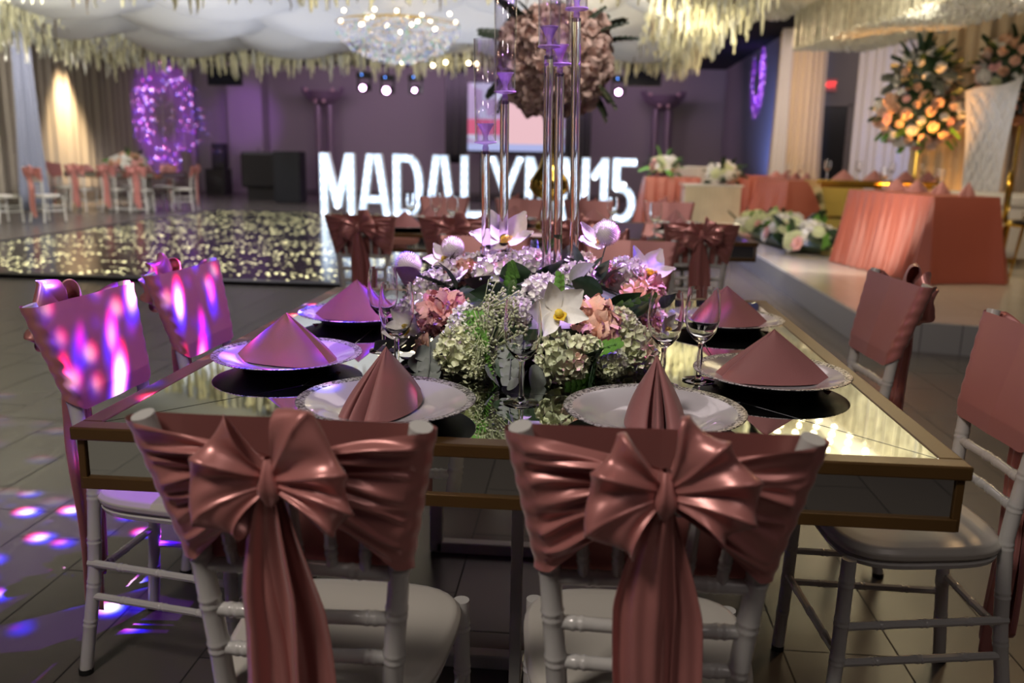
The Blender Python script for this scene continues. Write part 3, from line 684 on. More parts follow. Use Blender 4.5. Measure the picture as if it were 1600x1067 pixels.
def seeds_mesh():
    mb = MB(); rnd = random.Random(5)
    for k in range(46):
        p = Vector((rnd.gauss(0, .22), rnd.uniform(.25, 1), rnd.gauss(0, .18)))
        mb.tube([(0, 0, 0), (p.x*.4, p.y*.6, p.z*.4), p], .01, 4); 
        for q in range(4):
            r = Vector((rnd.gauss(0, .05), rnd.gauss(0, .05), rnd.gauss(0, .05))); mb.ball(p+r, .026, 6, 4)
    return mb.mesh('seed_sprig', pm('cream_green_seed', (.45, .5, .28), .6, var=.3, vscale=20))
ME = dict(carn_pink=ruffle(1, 70, fl_pink), carn_coral=ruffle(2, 60, fl_coral, .46, .34), carn_white=ruffle(3, 60, fl_white, .42, .3), carn_blush=ruffle(9, 34, blush, .5, .45), carn_peach=ruffle(8, 40, fl_peach, .5, .4),
          hyd_white=hydrangea(4, fl_white), hyd_green=hydrangea(5, fl_green), pom=pompom(6, fl_white), orchid=orchid(fl_white), lip=orchid_lip(),
          rose_w=rose(7, fl_white), rose_p=rose(8, fl_peach), rose_r=rose(3, fl_red), rose_k=rose(2, fl_pink),
          leaf=leaf_mesh('leaf', leaf_d), leaf_plum=leaf_mesh('leaf', leaf_p, .36), leaf_grey=leaf_mesh('leaf', leaf_g, .42), sprig=leaf_mesh('leaf_sprig', leaf_l, .5, 10), sprig_grey=leaf_mesh('eucalyptus_sprig', leaf_g, .7, 9),
          sprig_dark=leaf_mesh('leaf_sprig', leaf_d, .55, 11), fern=leaf_mesh('fern_frond', leaf_l, .22, 30), seeds=seeds_mesh())
NAMES = dict(carn_pink='carnation', carn_coral='carnation', carn_white='carnation', carn_blush='rose', carn_peach='peony', hyd_white='hydrangea', hyd_green='hydrangea', pom='pompom_flower', orchid='orchid',
             rose_w='rose', rose_p='rose', rose_r='rose', rose_k='rose', leaf='leaf', leaf_plum='leaf', leaf_grey='leaf', sprig='leaf_sprig', sprig_grey='eucalyptus_sprig', sprig_dark='leaf_sprig', fern='fern_frond', seeds='seed_sprig')
def bloom(kind, parent, loc, d, s, roll=0.):
    """flower with its local +Z (leaf: +Y) pointing along d"""
    d = Vector(d).normalized(); ax = 'Y' if kind in ('leaf', 'leaf_plum', 'leaf_grey', 'sprig', 'sprig_grey', 'sprig_dark', 'fern', 'seeds') else 'Z'
    q = d.to_track_quat(ax, 'Z' if ax == 'Y' else 'Y') @ Matrix.Rotation(roll, 3, ax).to_quaternion()
    o = put(ME[kind], NAMES[kind], parent, loc, quat=q, scl=s)
    if kind == 'orchid': put(ME['lip'], 'orchid_lip', o, (0, 0, .03))
    return o
CF = [
    ('pom', -0.333, 0.85, 0.959, 0.0351, 0.0, -0.3, 1.0), ('pom', -0.215, 0.85, 1.007, 0.0299, 0.0, -0.3, 1.0), ('pom', 0.181, 0.85, 1.056, 0.031, 0.0, -0.3, 1.0),
    ('pom', 0.214, 0.876, 0.915, 0.0333, 0.42, 0.11, 0.9), ('carn_pink', -0.196, 0.609, 0.877, 0.0687, -0.46, -0.32, 0.83), ('carn_coral', 0.152, 0.555, 0.876, 0.0659, 0.36, -0.42, 0.83),
    ('carn_pink', 0.288, 0.859, 0.914, 0.0544, 0.52, 0.08, 0.85), ('carn_pink', -0.278, 0.814, 0.9, 0.0413, -0.56, 0.02, 0.83), ('carn_pink', -0.227, 0.574, 0.862, 0.0296, -0.59, -0.42, 0.69),
    ('hyd_green', -0.136, 0.471, 0.822, 0.0586, -0.45, -0.78, 0.43), ('hyd_green', 0.087, 0.442, 0.821, 0.0572, 0.32, -0.92, 0.23), ('hyd_green', 0.241, 0.572, 0.821, 0.058, 0.76, -0.51, 0.4),
    ('hyd_green', 0.188, 0.489, 0.806, 0.0392, 0.65, -0.76, 0.06), ('hyd_white', 0.03, 0.622, 0.934, 0.046, 0.06, -0.23, 0.97), ('hyd_white', -0.089, 0.774, 0.94, 0.0641, -0.15, -0.03, 0.99),
    ('hyd_white', 0.237, 0.881, 0.941, 0.0549, 0.39, 0.09, 0.92), ('hyd_green', -0.085, 0.432, 0.801, 0.0331, -0.29, -0.91, -0.3), ('hyd_white', -0.016, 0.901, 0.964, 0.0456, -0.03, 0.11, 0.99),
    ('hyd_white', -0.07, 0.895, 0.966, 0.0388, -0.11, 0.11, 0.99), ('hyd_white', 0.11, 0.784, 0.943, 0.048, 0.19, -0.02, 0.98), ('hyd_green', 0.21, 0.582, 0.87, 0.0436, 0.52, -0.39, 0.76),
    ('hyd_white', 0.302, 0.753, 0.845, 0.0395, 0.82, -0.09, 0.57), ('carn_white', -0.253, 0.694, 0.878, 0.0469, -0.59, -0.18, 0.79), ('hyd_white', -0.13, 0.509, 0.872, 0.0426, -0.33, -0.52, 0.79),
    ('hyd_green', 0.142, 0.469, 0.833, 0.0345, 0.44, -0.74, 0.51), ('hyd_white', -0.016, 0.518, 0.904, 0.0354, -0.03, -0.44, 0.9), ('orchid', -0.084, 0.9, 1.024, 0.1012, -0.06, -0.51, 0.64),
    ('orchid', 0.071, 0.47, 0.918, 0.0782, 0.19, -0.83, 0.17), ('orchid', -0.274, 0.549, 0.853, 0.0621, -0.33, -0.79, 0.1), ('orchid', 0.288, 0.869, 0.954, 0.0828, 0.25, -0.52, 0.58),
    ('orchid', 0.159, 0.906, 1.029, 0.0704, 0.1, -0.51, 0.64), ('orchid', 0.321, 0.644, 0.854, 0.0454, 0.59, -0.59, 0.1), ('orchid', -0.237, 0.854, 0.976, 0.0584, -0.19, -0.52, 0.61),
    ('rose_w', -0.141, 0.551, 0.893, 0.0377, -0.32, -0.4, 0.86), ('rose_w', 0.06, 0.559, 0.926, 0.0173, 0.12, -0.34, 0.93), ('rose_w', 0.088, 0.614, 0.938, 0.0178, 0.16, -0.25, 0.96),
    ('rose_w', 0.18, 0.891, 0.943, 0.0419, 0.31, 0.11, 0.95), ('rose_p', -0.24, 0.545, 0.812, 0.0322, -0.77, -0.58, 0.27), ('rose_w', -0.307, 0.794, 0.888, 0.0377, -0.65, -0.01, 0.76),
    ('rose_w', 0.11, 0.904, 0.976, 0.0337, 0.16, 0.11, 0.98), ('leaf_plum', -0.229, 0.855, 0.921, 0.0935, 0.1, -0.2, 1.0), ('leaf_plum', -0.228, 0.804, 0.933, 0.0913, 0.9, -0.3, 0.25),
    ('leaf', -0.218, 0.842, 0.932, 0.0799, -0.9, -0.3, 0.35), ('leaf', -0.061, 0.611, 0.944, 0.0855, -0.6, -0.7, -0.1), ('leaf', -0.08, 0.715, 0.957, 0.0963, 0.9, -0.3, 0.25),
    ('leaf', 0.173, 0.662, 0.931, 0.0936, -0.9, -0.3, 0.35), ('leaf', 0.08, 0.457, 0.891, 0.0877, 0.15, -0.6, -0.8), ('leaf', 0.098, 0.443, 0.813, 0.0823, 0.9, -0.3, 0.25),
    ('leaf_plum', -0.095, 0.678, 0.955, 0.0763, -0.6, -0.7, -0.1), ('leaf', 0.185, 0.666, 0.904, 0.0832, 0.9, -0.3, 0.25), ('leaf_plum', 0.058, 0.906, 0.954, 0.0843, 0.9, -0.3, 0.25),
    ('leaf', -0.039, 0.417, 0.837, 0.0815, 0.15, -0.6, -0.8), ('leaf', 0.021, 0.433, 0.848, 0.068, -0.6, -0.7, -0.1), ('leaf_grey', -0.237, 0.519, 0.808, 0.0724, 0.15, -0.6, -0.8),
    ('leaf_grey', -0.195, 0.491, 0.779, 0.0715, 0.15, -0.6, -0.8), ('leaf_grey', 0.03, 0.412, 0.814, 0.0678, 0.15, -0.6, -0.8), ('leaf_grey', -0.065, 0.415, 0.814, 0.0628, 0.15, -0.6, -0.8),
    ('leaf_grey', -0.041, 0.402, 0.775, 0.0626, 0.9, -0.3, 0.25), ('leaf', -0.26, 0.615, 0.775, 0.061, -0.6, -0.7, -0.1), ('leaf_grey', -0.239, 0.557, 0.788, 0.0649, -0.6, -0.7, -0.1),
    ('sprig_grey', -0.214, 0.509, 0.845, 0.1283, 0.15, -0.6, -0.8), ('sprig_grey', -0.233, 0.598, 0.816, 0.1189, -0.6, -0.7, -0.1), ('sprig_grey', -0.028, 0.43, 0.868, 0.1086, 0.15, -0.6, -0.8),
    ('fern', -0.122, 0.484, 0.915, 0.1526, 0.15, -0.6, -0.8), ('fern', -0.097, 0.45, 0.874, 0.137, 0.15, -0.6, -0.8), ('seeds', -0.081, 0.455, 0.796, 0.1522, 0.1, -0.2, 1.0),
    ('seeds', -0.118, 0.524, 0.899, 0.128, 0.9, -0.3, 0.25), ('seeds', -0.091, 0.442, 0.871, 0.096, 0.15, -0.6, -0.8), ('sprig', 0.068, 0.589, 0.912, 0.0646, 0.1, -0.2, 1.0),
    ('sprig', 0.196, 0.659, 0.892, 0.0905, 0.9, -0.3, 0.25), ('sprig', 0.15, 0.465, 0.819, 0.0967, 0.15, -0.6, -0.8), ('sprig', 0.131, 0.473, 0.829, 0.0834, 0.9, -0.3, 0.25),
    ('sprig', 0.153, 0.45, 0.775, 0.0688, -0.6, -0.7, -0.1), ('leaf_plum', -0.286, 0.811, 0.927, 0.0757, -0.9, -0.3, 0.35), ('leaf', 0.228, 0.692, 0.886, 0.0767, 0.9, -0.3, 0.25),
    ('leaf', 0.302, 0.832, 0.881, 0.0751, 0.9, -0.3, 0.25), ('sprig_dark', 0.149, 0.466, 0.847, 0.0965, 0.15, -0.6, -0.8), ('leaf', 0.007, 0.765, 0.963, 0.0793, 0.9, -0.3, 0.25),
    ('leaf', -0.089, 0.558, 0.921, 0.0722, -0.6, -0.7, -0.1), ('sprig', -0.049, 0.678, 0.935, 0.0614, 0.1, -0.2, 1.0),
]
# ---------------------------------------------------------------- flower centrepiece on the near table
ct = thing('flower_centrepiece', 'lush low centrepiece of pink, coral and white flowers on mirrored table', 'flowers', (0, .80, .7686))
MB().box((0, .0, .045), (.40, .46, .09)).build('mirrored_tray_box', pm('dark_mirror_box', (.10, .08, .08), .08, .9), ct, smooth=False, bevel=.004)
MB().ball((0, 0, .09), (.27, .32, .085), 18, 9).build('moss_core', leaf_d, ct)
for k, x, y, z, s, dx, dy, dz in CF:
    p = (x, y-.80, z-.7686)
    bloom(k, ct, p, (dx, dy, dz), s, (x*37+y*11) % 6 if k not in ('orchid',) else (x*5) % 1.0)
    if k == 'pom': MB().tube([(p[0]*.8, p[1]*.8, .12), (p[0], p[1], p[2]-s*.8)], .0018, 5).build('pompom_stem', leaf_d, ct)
rn = random.Random(31)
for i in range(46):                      # sides and back of the arrangement
    a = rn.uniform(-.25, pi+.25); el = rn.uniform(.05, 1.1); d = Vector((cos(a)*cos(el), sin(a)*cos(el), sin(el)))
    p = (d.x*.31, d.y*.37, .045+d.z*.165)
    bloom(rn.choice(('hyd_white', 'hyd_green', 'rose_w', 'carn_pink', 'carn_white', 'hyd_white', 'carn_coral')), ct, p, d, rn.uniform(.035, .055), rn.uniform(0, 6))
for i in range(40):
    a = rn.uniform(0, 2*pi); el = rn.uniform(-.1, 1.2); d = Vector((cos(a)*cos(el), sin(a)*cos(el), sin(el)))
    p = (d.x*.27, d.y*.33, max(.02, .05+d.z*.15)); bloom(rn.choice(('leaf', 'leaf_plum', 'sprig_dark', 'sprig', 'leaf_grey')), ct, p, d+Vector((rn.uniform(-.5, .5), rn.uniform(-.5, .5), rn.uniform(0, .5))), rn.uniform(.05, .085), rn.uniform(-1, 1))
# ---------------------------------------------------------------- candle holders
CUPM = MB().lathe([(0, -.028), (.006, -.028), (.008, -.012), (.006, -.004), (.028, 0), (.0285, .003), (.007, .006), (.006, .016), (.012, .03), (.021, .045), (.0225, .048), (.019, .046), (.009, .031), (0, .028)], 32).mesh('candle_cup', cup_m)
TUBM = MB().lathe([(.0265, 0), (.0290, .30), (.0278, .30), (.0253, 0)], 36, closed=True).mesh('hurricane_glass', tube_glass)
def holder(xb, yb, xt, yt, zt_, label, h=1.):
    t = thing('tall_candle_holder', label, 'candle holder', (xb, yb, .769), 0, 'clear tall candle holders in the flower centrepiece')
    MB().lathe([(0, 0), (.04, 0), (.04, .006), (.012, .012), (0, .012)], 24).build('base', acrylic, t)
    top = Vector((xt-xb, yt-yb, zt_-.769))
    MB().tube([(0, 0, .01), tuple(top*.5), tuple(top+Vector((0, 0, -.02)))], .0115, 16).build('rod', acrylic, t)
    q = top.to_track_quat('Z', 'Y')
    put(CUPM, 'candle_cup', t, top, quat=q); put(TUBM, 'hurricane_glass', t, top+Vector((0, 0, .003)), quat=q, scl=(1, 1, h))
for a in ((-.125, .86, -.132, .85, 1.275, 'shortest clear candle holder, leftmost of the five', .82), (-.085, .9, -.088, .88, 1.40, 'clear candle holder, second from the left'),
          (.032, .84, .022, .84, 1.505, 'clear candle holder in the middle of the five'), (.060, .9, .048, .9, 1.47, 'clear candle holder just right of the middle one'), (.105, .86, .086, .86, 1.595, 'tallest clear candle holder, rightmost of the five')):
    holder(*a)
# ---------------------------------------------------------------- gold vase with flower ball on the second table
def bouquet(name, label, cat, loc, radii, n, kinds, size, leaves=(), seed=0, low=-.7, group=None, lsize=.12, root=None, core=True):
    t = root or thing(name, label, cat, loc, 0, group); rnd = random.Random(seed); R = Vector(radii); off = Vector((0, 0, 0)) if root is None else Vector(loc)
    if core: MB().ball(off, tuple(r*.8 for r in radii), 14, 9).build('moss_core', leaf_d, t)
    for i in range(n):
        d = sph(i, n, 1, low); p = Vector((d.x*R.x, d.y*R.y, d.z*R.z))*rnd.uniform(.88, 1.04)
        bloom(rnd.choice(kinds), t, off+p, d, size*rnd.uniform(.75, 1.25), rnd.uniform(0, 6))
    for i, k in enumerate(leaves):
        d = (sph(i, len(leaves), 1, low)+Vector((rnd.uniform(-.3, .3), rnd.uniform(-.3, .3), rnd.uniform(-.2, .2)))).normalized(); p = Vector((d.x*R.x, d.y*R.y, d.z*R.z))*.85
        bloom(k, t, off+p, d+Vector((0, 0, rnd.uniform(-.3, .4))), lsize*rnd.uniform(.7, 1.3), rnd.uniform(-1, 1))
    return t
vs = thing('gold_vase', 'tall fluted gold trumpet vase on the second table', 'vase', (-.12, 4.62, .7686))
def vfn(u, v):
    a = 2*pi*u; pr = [(.085, 0), (.085, .02), (.03, .04), (.025, .17), (.10, .21), (.135, .26), (.13, .31), (.07, .40), (.045, .48), (.04, .55), (.048, .7), (.075, .88), (.10, .98)]
    k = v*(len(pr)-1); i = min(int(k), len(pr)-2); f = k-i; r = pr[i][0]*(1-f)+pr[i+1][0]*f; z = pr[i][1]*(1-f)+pr[i+1][1]*f
    r *= 1+.03*cos(a*12); return (r*cos(a), r*sin(a), z)
MB().grid(vfn, 72, 48).build('vase_body', gold, vs, sharp=False)
fb = bouquet('flower_ball', 'big ball of blush roses with dark greenery atop the gold vase', 'flowers', (-.10, 4.62, 1.86), (.33, .30, .30), 84, ['carn_blush'], .085, (), 3, -.95)
rn = random.Random(12)
for k in range(26):
    a = rn.uniform(0, 2*pi); up = rn.choice((1, 1, -1)); d = Vector((cos(a), .5*sin(a), up*rn.uniform(.35, .9))).normalized()
    bloom('sprig_dark', fb, (d.x*.33, d.y*.28, d.z*.28), d+Vector((0, 0, -.2)), rn.uniform(.14, .22), rn.uniform(-1, 1))
for p in ((-.33, -.1, .14), (.33, -.08, .17), (.26, -.16, .17), (-.30, -.1, .05), (-.12, -.27, .1), (.3, 0, .22)): bloom('rose_r', fb, p, p, .028)
# ---------------------------------------------------------------- marquee letters
let_face = emat('marquee_face', (.58, .76, 1), .95); let_side = pm('marquee_side', (.7, .75, .8), .5)
bulb_b = emat('marquee_bulb', (.92, .97, 1), 4)
BULB = MB().ball((0, 0, 0), .033, 10, 7).mesh('bulb', bulb_b)
def bar(p, q, w):
    p, q = Vector(p), Vector(q); d = (q-p).normalized(); n = Vector((-d.y, d.x))*w/2
    return [tuple(p+n), tuple(p-n), tuple(q-n), tuple(q+n)]
def letter(ch, x0, x1, lb, y=15.55, H=1.22):
    W = x1-x0; t = thing('marquee_letter', lb, 'light-up sign letter', ((x0+x1)/2, y, 0), 0, 'white light-up marquee letters behind the dance floor')
    s = .155; h = W/2; S = []
    e = s/2
    if ch == 'M': S = [((-h+e, 0), (-h+e, H)), ((h-e, 0), (h-e, H)), ((-h+e+.03, H), (0, .18)), ((h-e-.03, H), (0, .18))]
    if ch == 'A': S = [((-h+e, 0), (-.07, H)), ((h-e, 0), (.07, H)), ((-h*.5, .34), (h*.5, .34))]
    if ch == 'D':
        S = [((-h+e, 0), (-h+e, H)), ((-h+e, H-e), (0, H-e)), ((-h+e, e), (0, e))]
        arc = [(h*.05+(h-e-h*.05)*sin(a), H/2-(H/2-e)*cos(a)) for a in [pi*k/8 for k in range(9)]]
        S += list(zip(arc, arc[1:]))
    if ch == 'L': S = [((-h+e, 0), (-h+e, H)), ((-h+e, e), (h, e))]
    if ch == 'Y': S = [((-h+e*.8, H), (0, .5)), ((h-e*.8, H), (0, .5)), ((0, 0), (0, .55))]
    if ch == 'N': S = [((-h+e, 0), (-h+e, H)), ((h-e, 0), (h-e, H)), ((-h+e+.02, H), (h-e-.02, 0))]
    if ch == '1': S = [((h-e-.02, 0), (h-e-.02, H)), ((h-e-.02, H-e*.8), (-h+.04, H-.38))]
    if ch == '5':
        S = [((-h+e, H-e), (h-.02, H-e)), ((-h+e, H), (-h+e, H*.52)), ((-h+e*.7, H*.53), (0, H*.60))]
        arc = [(-.06+(h-e+.06)*sin(a), .36+(.36-e+.02)*cos(a)) for a in [pi*(-.05+k/7*1.4) for k in range(8)]]; S += list(zip(arc, arc[1:]))
    mb = MB(); fc = MB()
    for i, (a, b) in enumerate(S):
        pl = bar(a, b, s); pl = [(x, max(0.0, min(H, z))) for x, z in pl]
        mb.prism(pl, -.06, .09); fc.prism(bar(a, b, s*.86) if len(S) > 6 else [(x*.995, max(.012, min(H-.012, z))) for x, z in bar(a, b, s*.84)], -.064-.0004*i, -.0605)
    mb.build('letter_body', let_side, t, smooth=False); fc.build('lit_face', let_face, t, smooth=False)
    done = []
    for a, b in S:
        a, b = Vector(a), Vector(b); L = (b-a).length; n = max(1, round(L/.17))
        for k in range(n+1):
            p = a.lerp(b, k/n); p = Vector((max(-h+.06, min(h-.06, p.x)), max(.07, min(H-.07, p.y))))
            if all((p-q).length > .115 for q in done): done.append(p); put(BULB, 'bulb', t, (p.x, -.085, p.y))
for ch, x0, x1, lb in (('M', -5.05, -4.36, 'white light-up letter M, leftmost'), ('A', -4.30, -3.64, 'white light-up letter A between M and D'), ('D', -3.60, -3.0, 'white light-up letter D'),
                       ('A', -2.97, -2.36, 'white light-up letter A between D and L'), ('L', -2.27, -1.81, 'white light-up letter L'), ('Y', -1.72, -1.05, 'white light-up letter Y seen between candle rods'),
                       ('N', -1.02, -.46, 'white light-up letter N partly hidden by the gold vase'), ('N', -.36, .22, 'white light-up letter N right of gold vase'), ('1', .25, .60, 'white light-up number 1'), ('5', .65, 1.12, 'white light-up number 5, rightmost')):
    letter(ch, x0, x1, lb)
# ---------------------------------------------------------------- flower canopy over the dance floor
fc_ = thing('flower_canopy', 'huge ceiling canopy of draped white fabric fringed with hanging cream wisteria', 'ceiling decoration', (-3.7, 12, 3.2))
X0, X1, Y0, Y1 = -9.6, 2.0, 7.9, 16.4
mb = MB()
for c, d in (((-3.7, Y0, 3.6), (X1-X0, .08, .08)), ((-3.7, Y1, 3.6), (X1-X0, .08, .08)), ((X0, 12, 3.6), (.08, Y1-Y0, .08)), ((X1, 12, 3.6), (.08, Y1-Y0, .08))): mb.box(c, d)
o = mb.build('truss_frame', dark, fc_, smooth=False); o.location = (3.7, -12, -3.2)
def swag(y0, y1, za, zb, per, ph, name='fabric_swag'):
    def fn(u, v):
        x = X0+.5+(X1-X0-1.0)*u; s = abs(sin(pi*(x/per+ph))); s2 = s**.7
        y = y0+(y1-y0)*v
        z = za+(zb-za)*v-.34*s2*sin(pi*min(1, v*.9+.1))-.02*sin(v*16+3*s2)*s2+.02*sin(x*9+v*3)*(1-s2)
        return (x+3.7, y-12-.25*s2*v, z-3.2)
    return MB().grid(fn, 220, 16).build(name, drape_w, fc_)
for i, (a, b, za, zb) in enumerate(((16.1, 14.0, 3.22, 3.38), (14.3, 12.2, 3.34, 3.44), (12.5, 10.6, 3.42, 3.52), (10.9, 9.1, 3.48, 3.58), (9.4, 7.9, 3.52, 3.62))):
    swag(a, b, za, zb, 2.15+.1*i, .37*i)
def strand(mb, rnd, x, y, z0, L, r):
    n = 7; m = max(4, int(L/.065)); vs = []; fs = []
    for i in range(m+1):
        t = i/m; rr = r*(1-.75*t**1.6)*(.65+.75*rnd.random()) if i else r*.3
        ox, oy = rnd.gauss(0, .006), rnd.gauss(0, .006)
        for k in range(n):
            a = 2*pi*k/n+i*.4; q = rr*(.75+.5*rnd.random()); vs.append((x+ox+q*cos(a), y+oy+q*sin(a), z0-L*t))
    for i in range(m):
        for k in range(n): fs.append((i*n+k, i*n+(k+1) % n, (i+1)*n+(k+1) % n, (i+1)*n+k))
    fs.append(tuple(m*n+k for k in range(n))); mb.add(vs, fs)
rnd = random.Random(77)
def fringe(side, p0, p1, rows, inward, lo, hi, zt0):
    p0, p1 = Vector(p0), Vector(p1); L = (p1-p0).length; d = (p1-p0)/L; inn = Vector(inward)
    A, B, S = MB(), MB(), MB(); n = int(L/.085)
    for r in range(rows):
        for i in range(n):
            p = p0+d*(L*(i+rnd.random())/n)+inn*(r*.17+rnd.uniform(-.06, .06)); h = rnd.uniform(lo, hi)*(1-.08*r)
            if noise.noise(Vector((p.x*.8, p.y*.8, r))) > .18: h *= 1.18
            strand(B if rnd.random() < .33 else A, rnd, p.x+3.7, p.y-12, rnd.uniform(zt0-.05, zt0+.15)-3.2, h, rnd.uniform(.03, .05))
            if rnd.random() < .10: strand(S, rnd, p.x+3.7, p.y-12, 3.5-3.2, rnd.uniform(.35, .75), .018)
    for q, m_, nm in ((A, cream_strand, 'cream_flower_fringe'), (B, white_strand, 'white_flower_fringe'), (S, stem_brown, 'brown_stem_fringe')):
        stuff(q.build(nm, m_, fc_, sharp=False))
fringe('back', (X0, Y1), (X1, Y1), 2, (0, -1), .28, .50, 3.15)
fringe('left', (X0, 10.4), (X0, Y1), 9, (1, 0), .45, .78, 3.42)
fringe('left_near', (X0, Y0), (X0, 10.4), 6, (1, 0), .40, .74, 3.42)
fringe('right', (X1, Y0), (X1, Y1), 7, (-1, 0), .42, .76, 3.42)
fringe('front', (X0, 8.6), (X1, 8.6), 5, (0, 1), .40, .66, 3.46)
# ---------------------------------------------------------------- crystal chandeliers
def octa(mb, p, r, h):
    x, y, z = p; mb.add([(x+r, y, z), (x, y+r, z), (x-r, y, z), (x, y-r, z), (x, y, z+h), (x, y, z-h)], [(0, 1, 4), (1, 2, 4), (2, 3, 4), (3, 0, 4), (1, 0, 5), (2, 1, 5), (3, 2, 5), (0, 3, 5)])
BW = MB().ball((0, 0, 0), .022, 8, 6).mesh('bulb', bulb_w)
sparks = [pm('crystal_drop_'+n, c, .12, .7) for n, c in (('clear', (.9, .9, 1)), ('blue', (.2, .3, 1)), ('green', (.2, .8, .5)), ('amber', (1, .65, .2)))]  # blue, green and amber tints stand in for rainbow glints of clear crystal
def chandelier(loc, R, label, nb=18, nc=850):
    t = thing('crystal_chandelier', label, 'chandelier', loc, 0, None); rnd = random.Random(int(loc[0]*10))
    MB().tube([(0, 0, .2), (0, 0, .75)], .02, 8).build('hanging_rod', gold, t)
    mb = MB()
    for r in (R, R*.62, R*.3): 
        mb.tube([(r*cos(2*pi*k/32), r*sin(2*pi*k/32), .12+.1*(1-r/R)) for k in range(33)], .006, 6)
    for k in range(8): mb.tube([(0, 0, .25), (R*cos(k*pi/4), R*sin(k*pi/4), .12)], .008, 6)
    mb.build('gilt_ring_frame', gold, t)
    for q, m_ in enumerate(sparks):
        mb = MB()
        for i in range(nc if q == 0 else nc//6):
            a = rnd.uniform(0, 2*pi); r = R*math.sqrt(rnd.random()); dep = -.42*(1-(r/R)**2)**.7
            z = rnd.uniform(dep, .14) if rnd.random() < .5 else dep+rnd.uniform(0, .06)
            octa(mb, (r*cos(a), r*sin(a), z), rnd.uniform(.006, .014), rnd.uniform(.012, .026))
        stuff(mb.build('crystal_drops', m_, t, smooth=False))
    for k in range(nb):
        r = R*(.95 if k % 2 else .6); a = 2*pi*k/nb; put(BW, 'bulb', t, (r*cos(a), r*sin(a), .16+.03*(k % 3)-.1*(k % 5 == 0)))
    return t
chandelier((-2.55, 11.2, 2.88), .86, 'round sparkling crystal chandelier hanging under the white canopy')
point('chandelier_glow', (-2.55, 11.2, 3.25), (1, .8, .5), 18, .3)
t = thing('string_lights', 'small warm bulbs along the far edge of the flower canopy', 'lights', (-3, 16.1, 3))
for x, z in ((-3.5, .02), (-2.65, .03), (-2.9, -.03), (-2.2, .02), (-2.05, .01), (-.6, -.02)): put(BW, 'bulb', t, (x+3, -.05, z-.05), scl=1.6)
MB().tube([(-.7, -.03, .02), (.2, -.03, -.02), (1, -.03, .03), (2.4, -.03, -.03)], .006, 6).build('cable', dark, t)
ch = thing('crystal_rain_chandelier', 'long stepped crystal strand chandelier over the head table stage', 'chandelier', (3.75, 9, 3.3))
cr_m = pm('crystal_strand_cream', (.50, .47, .38), .25, .15, var=.6, vscale=9, bump=.5, bscale=90); cr_t = pm('crystal_drop_cream', (.90, .86, .74), .1, .5, var=.3, vscale=60)
LX0, LX1, LY0, LY1, ZL, ZU = 3.04, 4.10, 6.2, 12.0, 2.80, 3.30
mb = MB(); rnd = random.Random(9)
for i in range(900):
    k = rnd.random(); y = rnd.uniform(LY0, LY1) if k < .62 else (LY0+rnd.uniform(0, .05) if k < .8 else LY1-rnd.uniform(0, .05)); sl = (12-y)*.14
    x = LX0+sl+(rnd.uniform(0, .05) if k < .62 else rnd.uniform(0, LX1-LX0))
    mb.box((x-3.75, y-9, (ZL+3.55)/2-3.3), (.012, .012, 3.55-ZL), rnd.uniform(0, 1))
for i in range(900):
    x, y = rnd.uniform(2.45, LX0), rnd.uniform(9.2, 12.6); mb.box((x-3.75, y-9, (ZU+3.6)/2-3.3), (.006, .006, 3.6-ZU), rnd.uniform(0, 1))
stuff(mb.build('crystal_strands', cr_m, ch, smooth=False))
mb = MB()
for i in range(9000):
    y = rnd.uniform(LY0, LY1); x = rnd.uniform(LX0, LX1)+(12-y)*.14; octa(mb, (x-3.75, y-9, ZL-3.3+rnd.uniform(-.02, .05)), rnd.uniform(.010, .020), rnd.uniform(.014, .03))
for i in range(3000):
    x, y = rnd.uniform(2.45, LX0), rnd.uniform(9.2, 12.6); octa(mb, (x-3.75, y-9, ZU-3.3+rnd.uniform(-.02, .04)), rnd.uniform(.007, .014), rnd.uniform(.012, .024))
stuff(mb.build('crystal_drops', cr_t, ch, smooth=False))
MB().box((-.1, -.4, .32), (2.5, 8.0, .04)).build('mounting_panel', pm('cream_panel', (.8, .76, .6), .6), ch, smooth=False)
for i in range(6):
    for j in range(16): put(BW, 'bulb', ch, (-1.25+.22*i+.11*(j % 2), -3.2+.3*j, .285), scl=1.3)
area('chandelier_panel_glow', (3.7, 8.6, 3.56), (3.7, 8.6, 0), (1, .88, .62), 12, 1.1, 6)
area('panel_uplight', (3.1, 7.6, 2.95), (3.1, 7.8, 3.6), (1, .92, .7), 26, 1.0, 2.5)  # added area light without a fixture, brightens the mounting panel
area('chandelier_underglow', (2.2, 6.5, 1.2), (3.6, 10.5, 3.2), (1, .9, .74), 36, 1.2, 2)
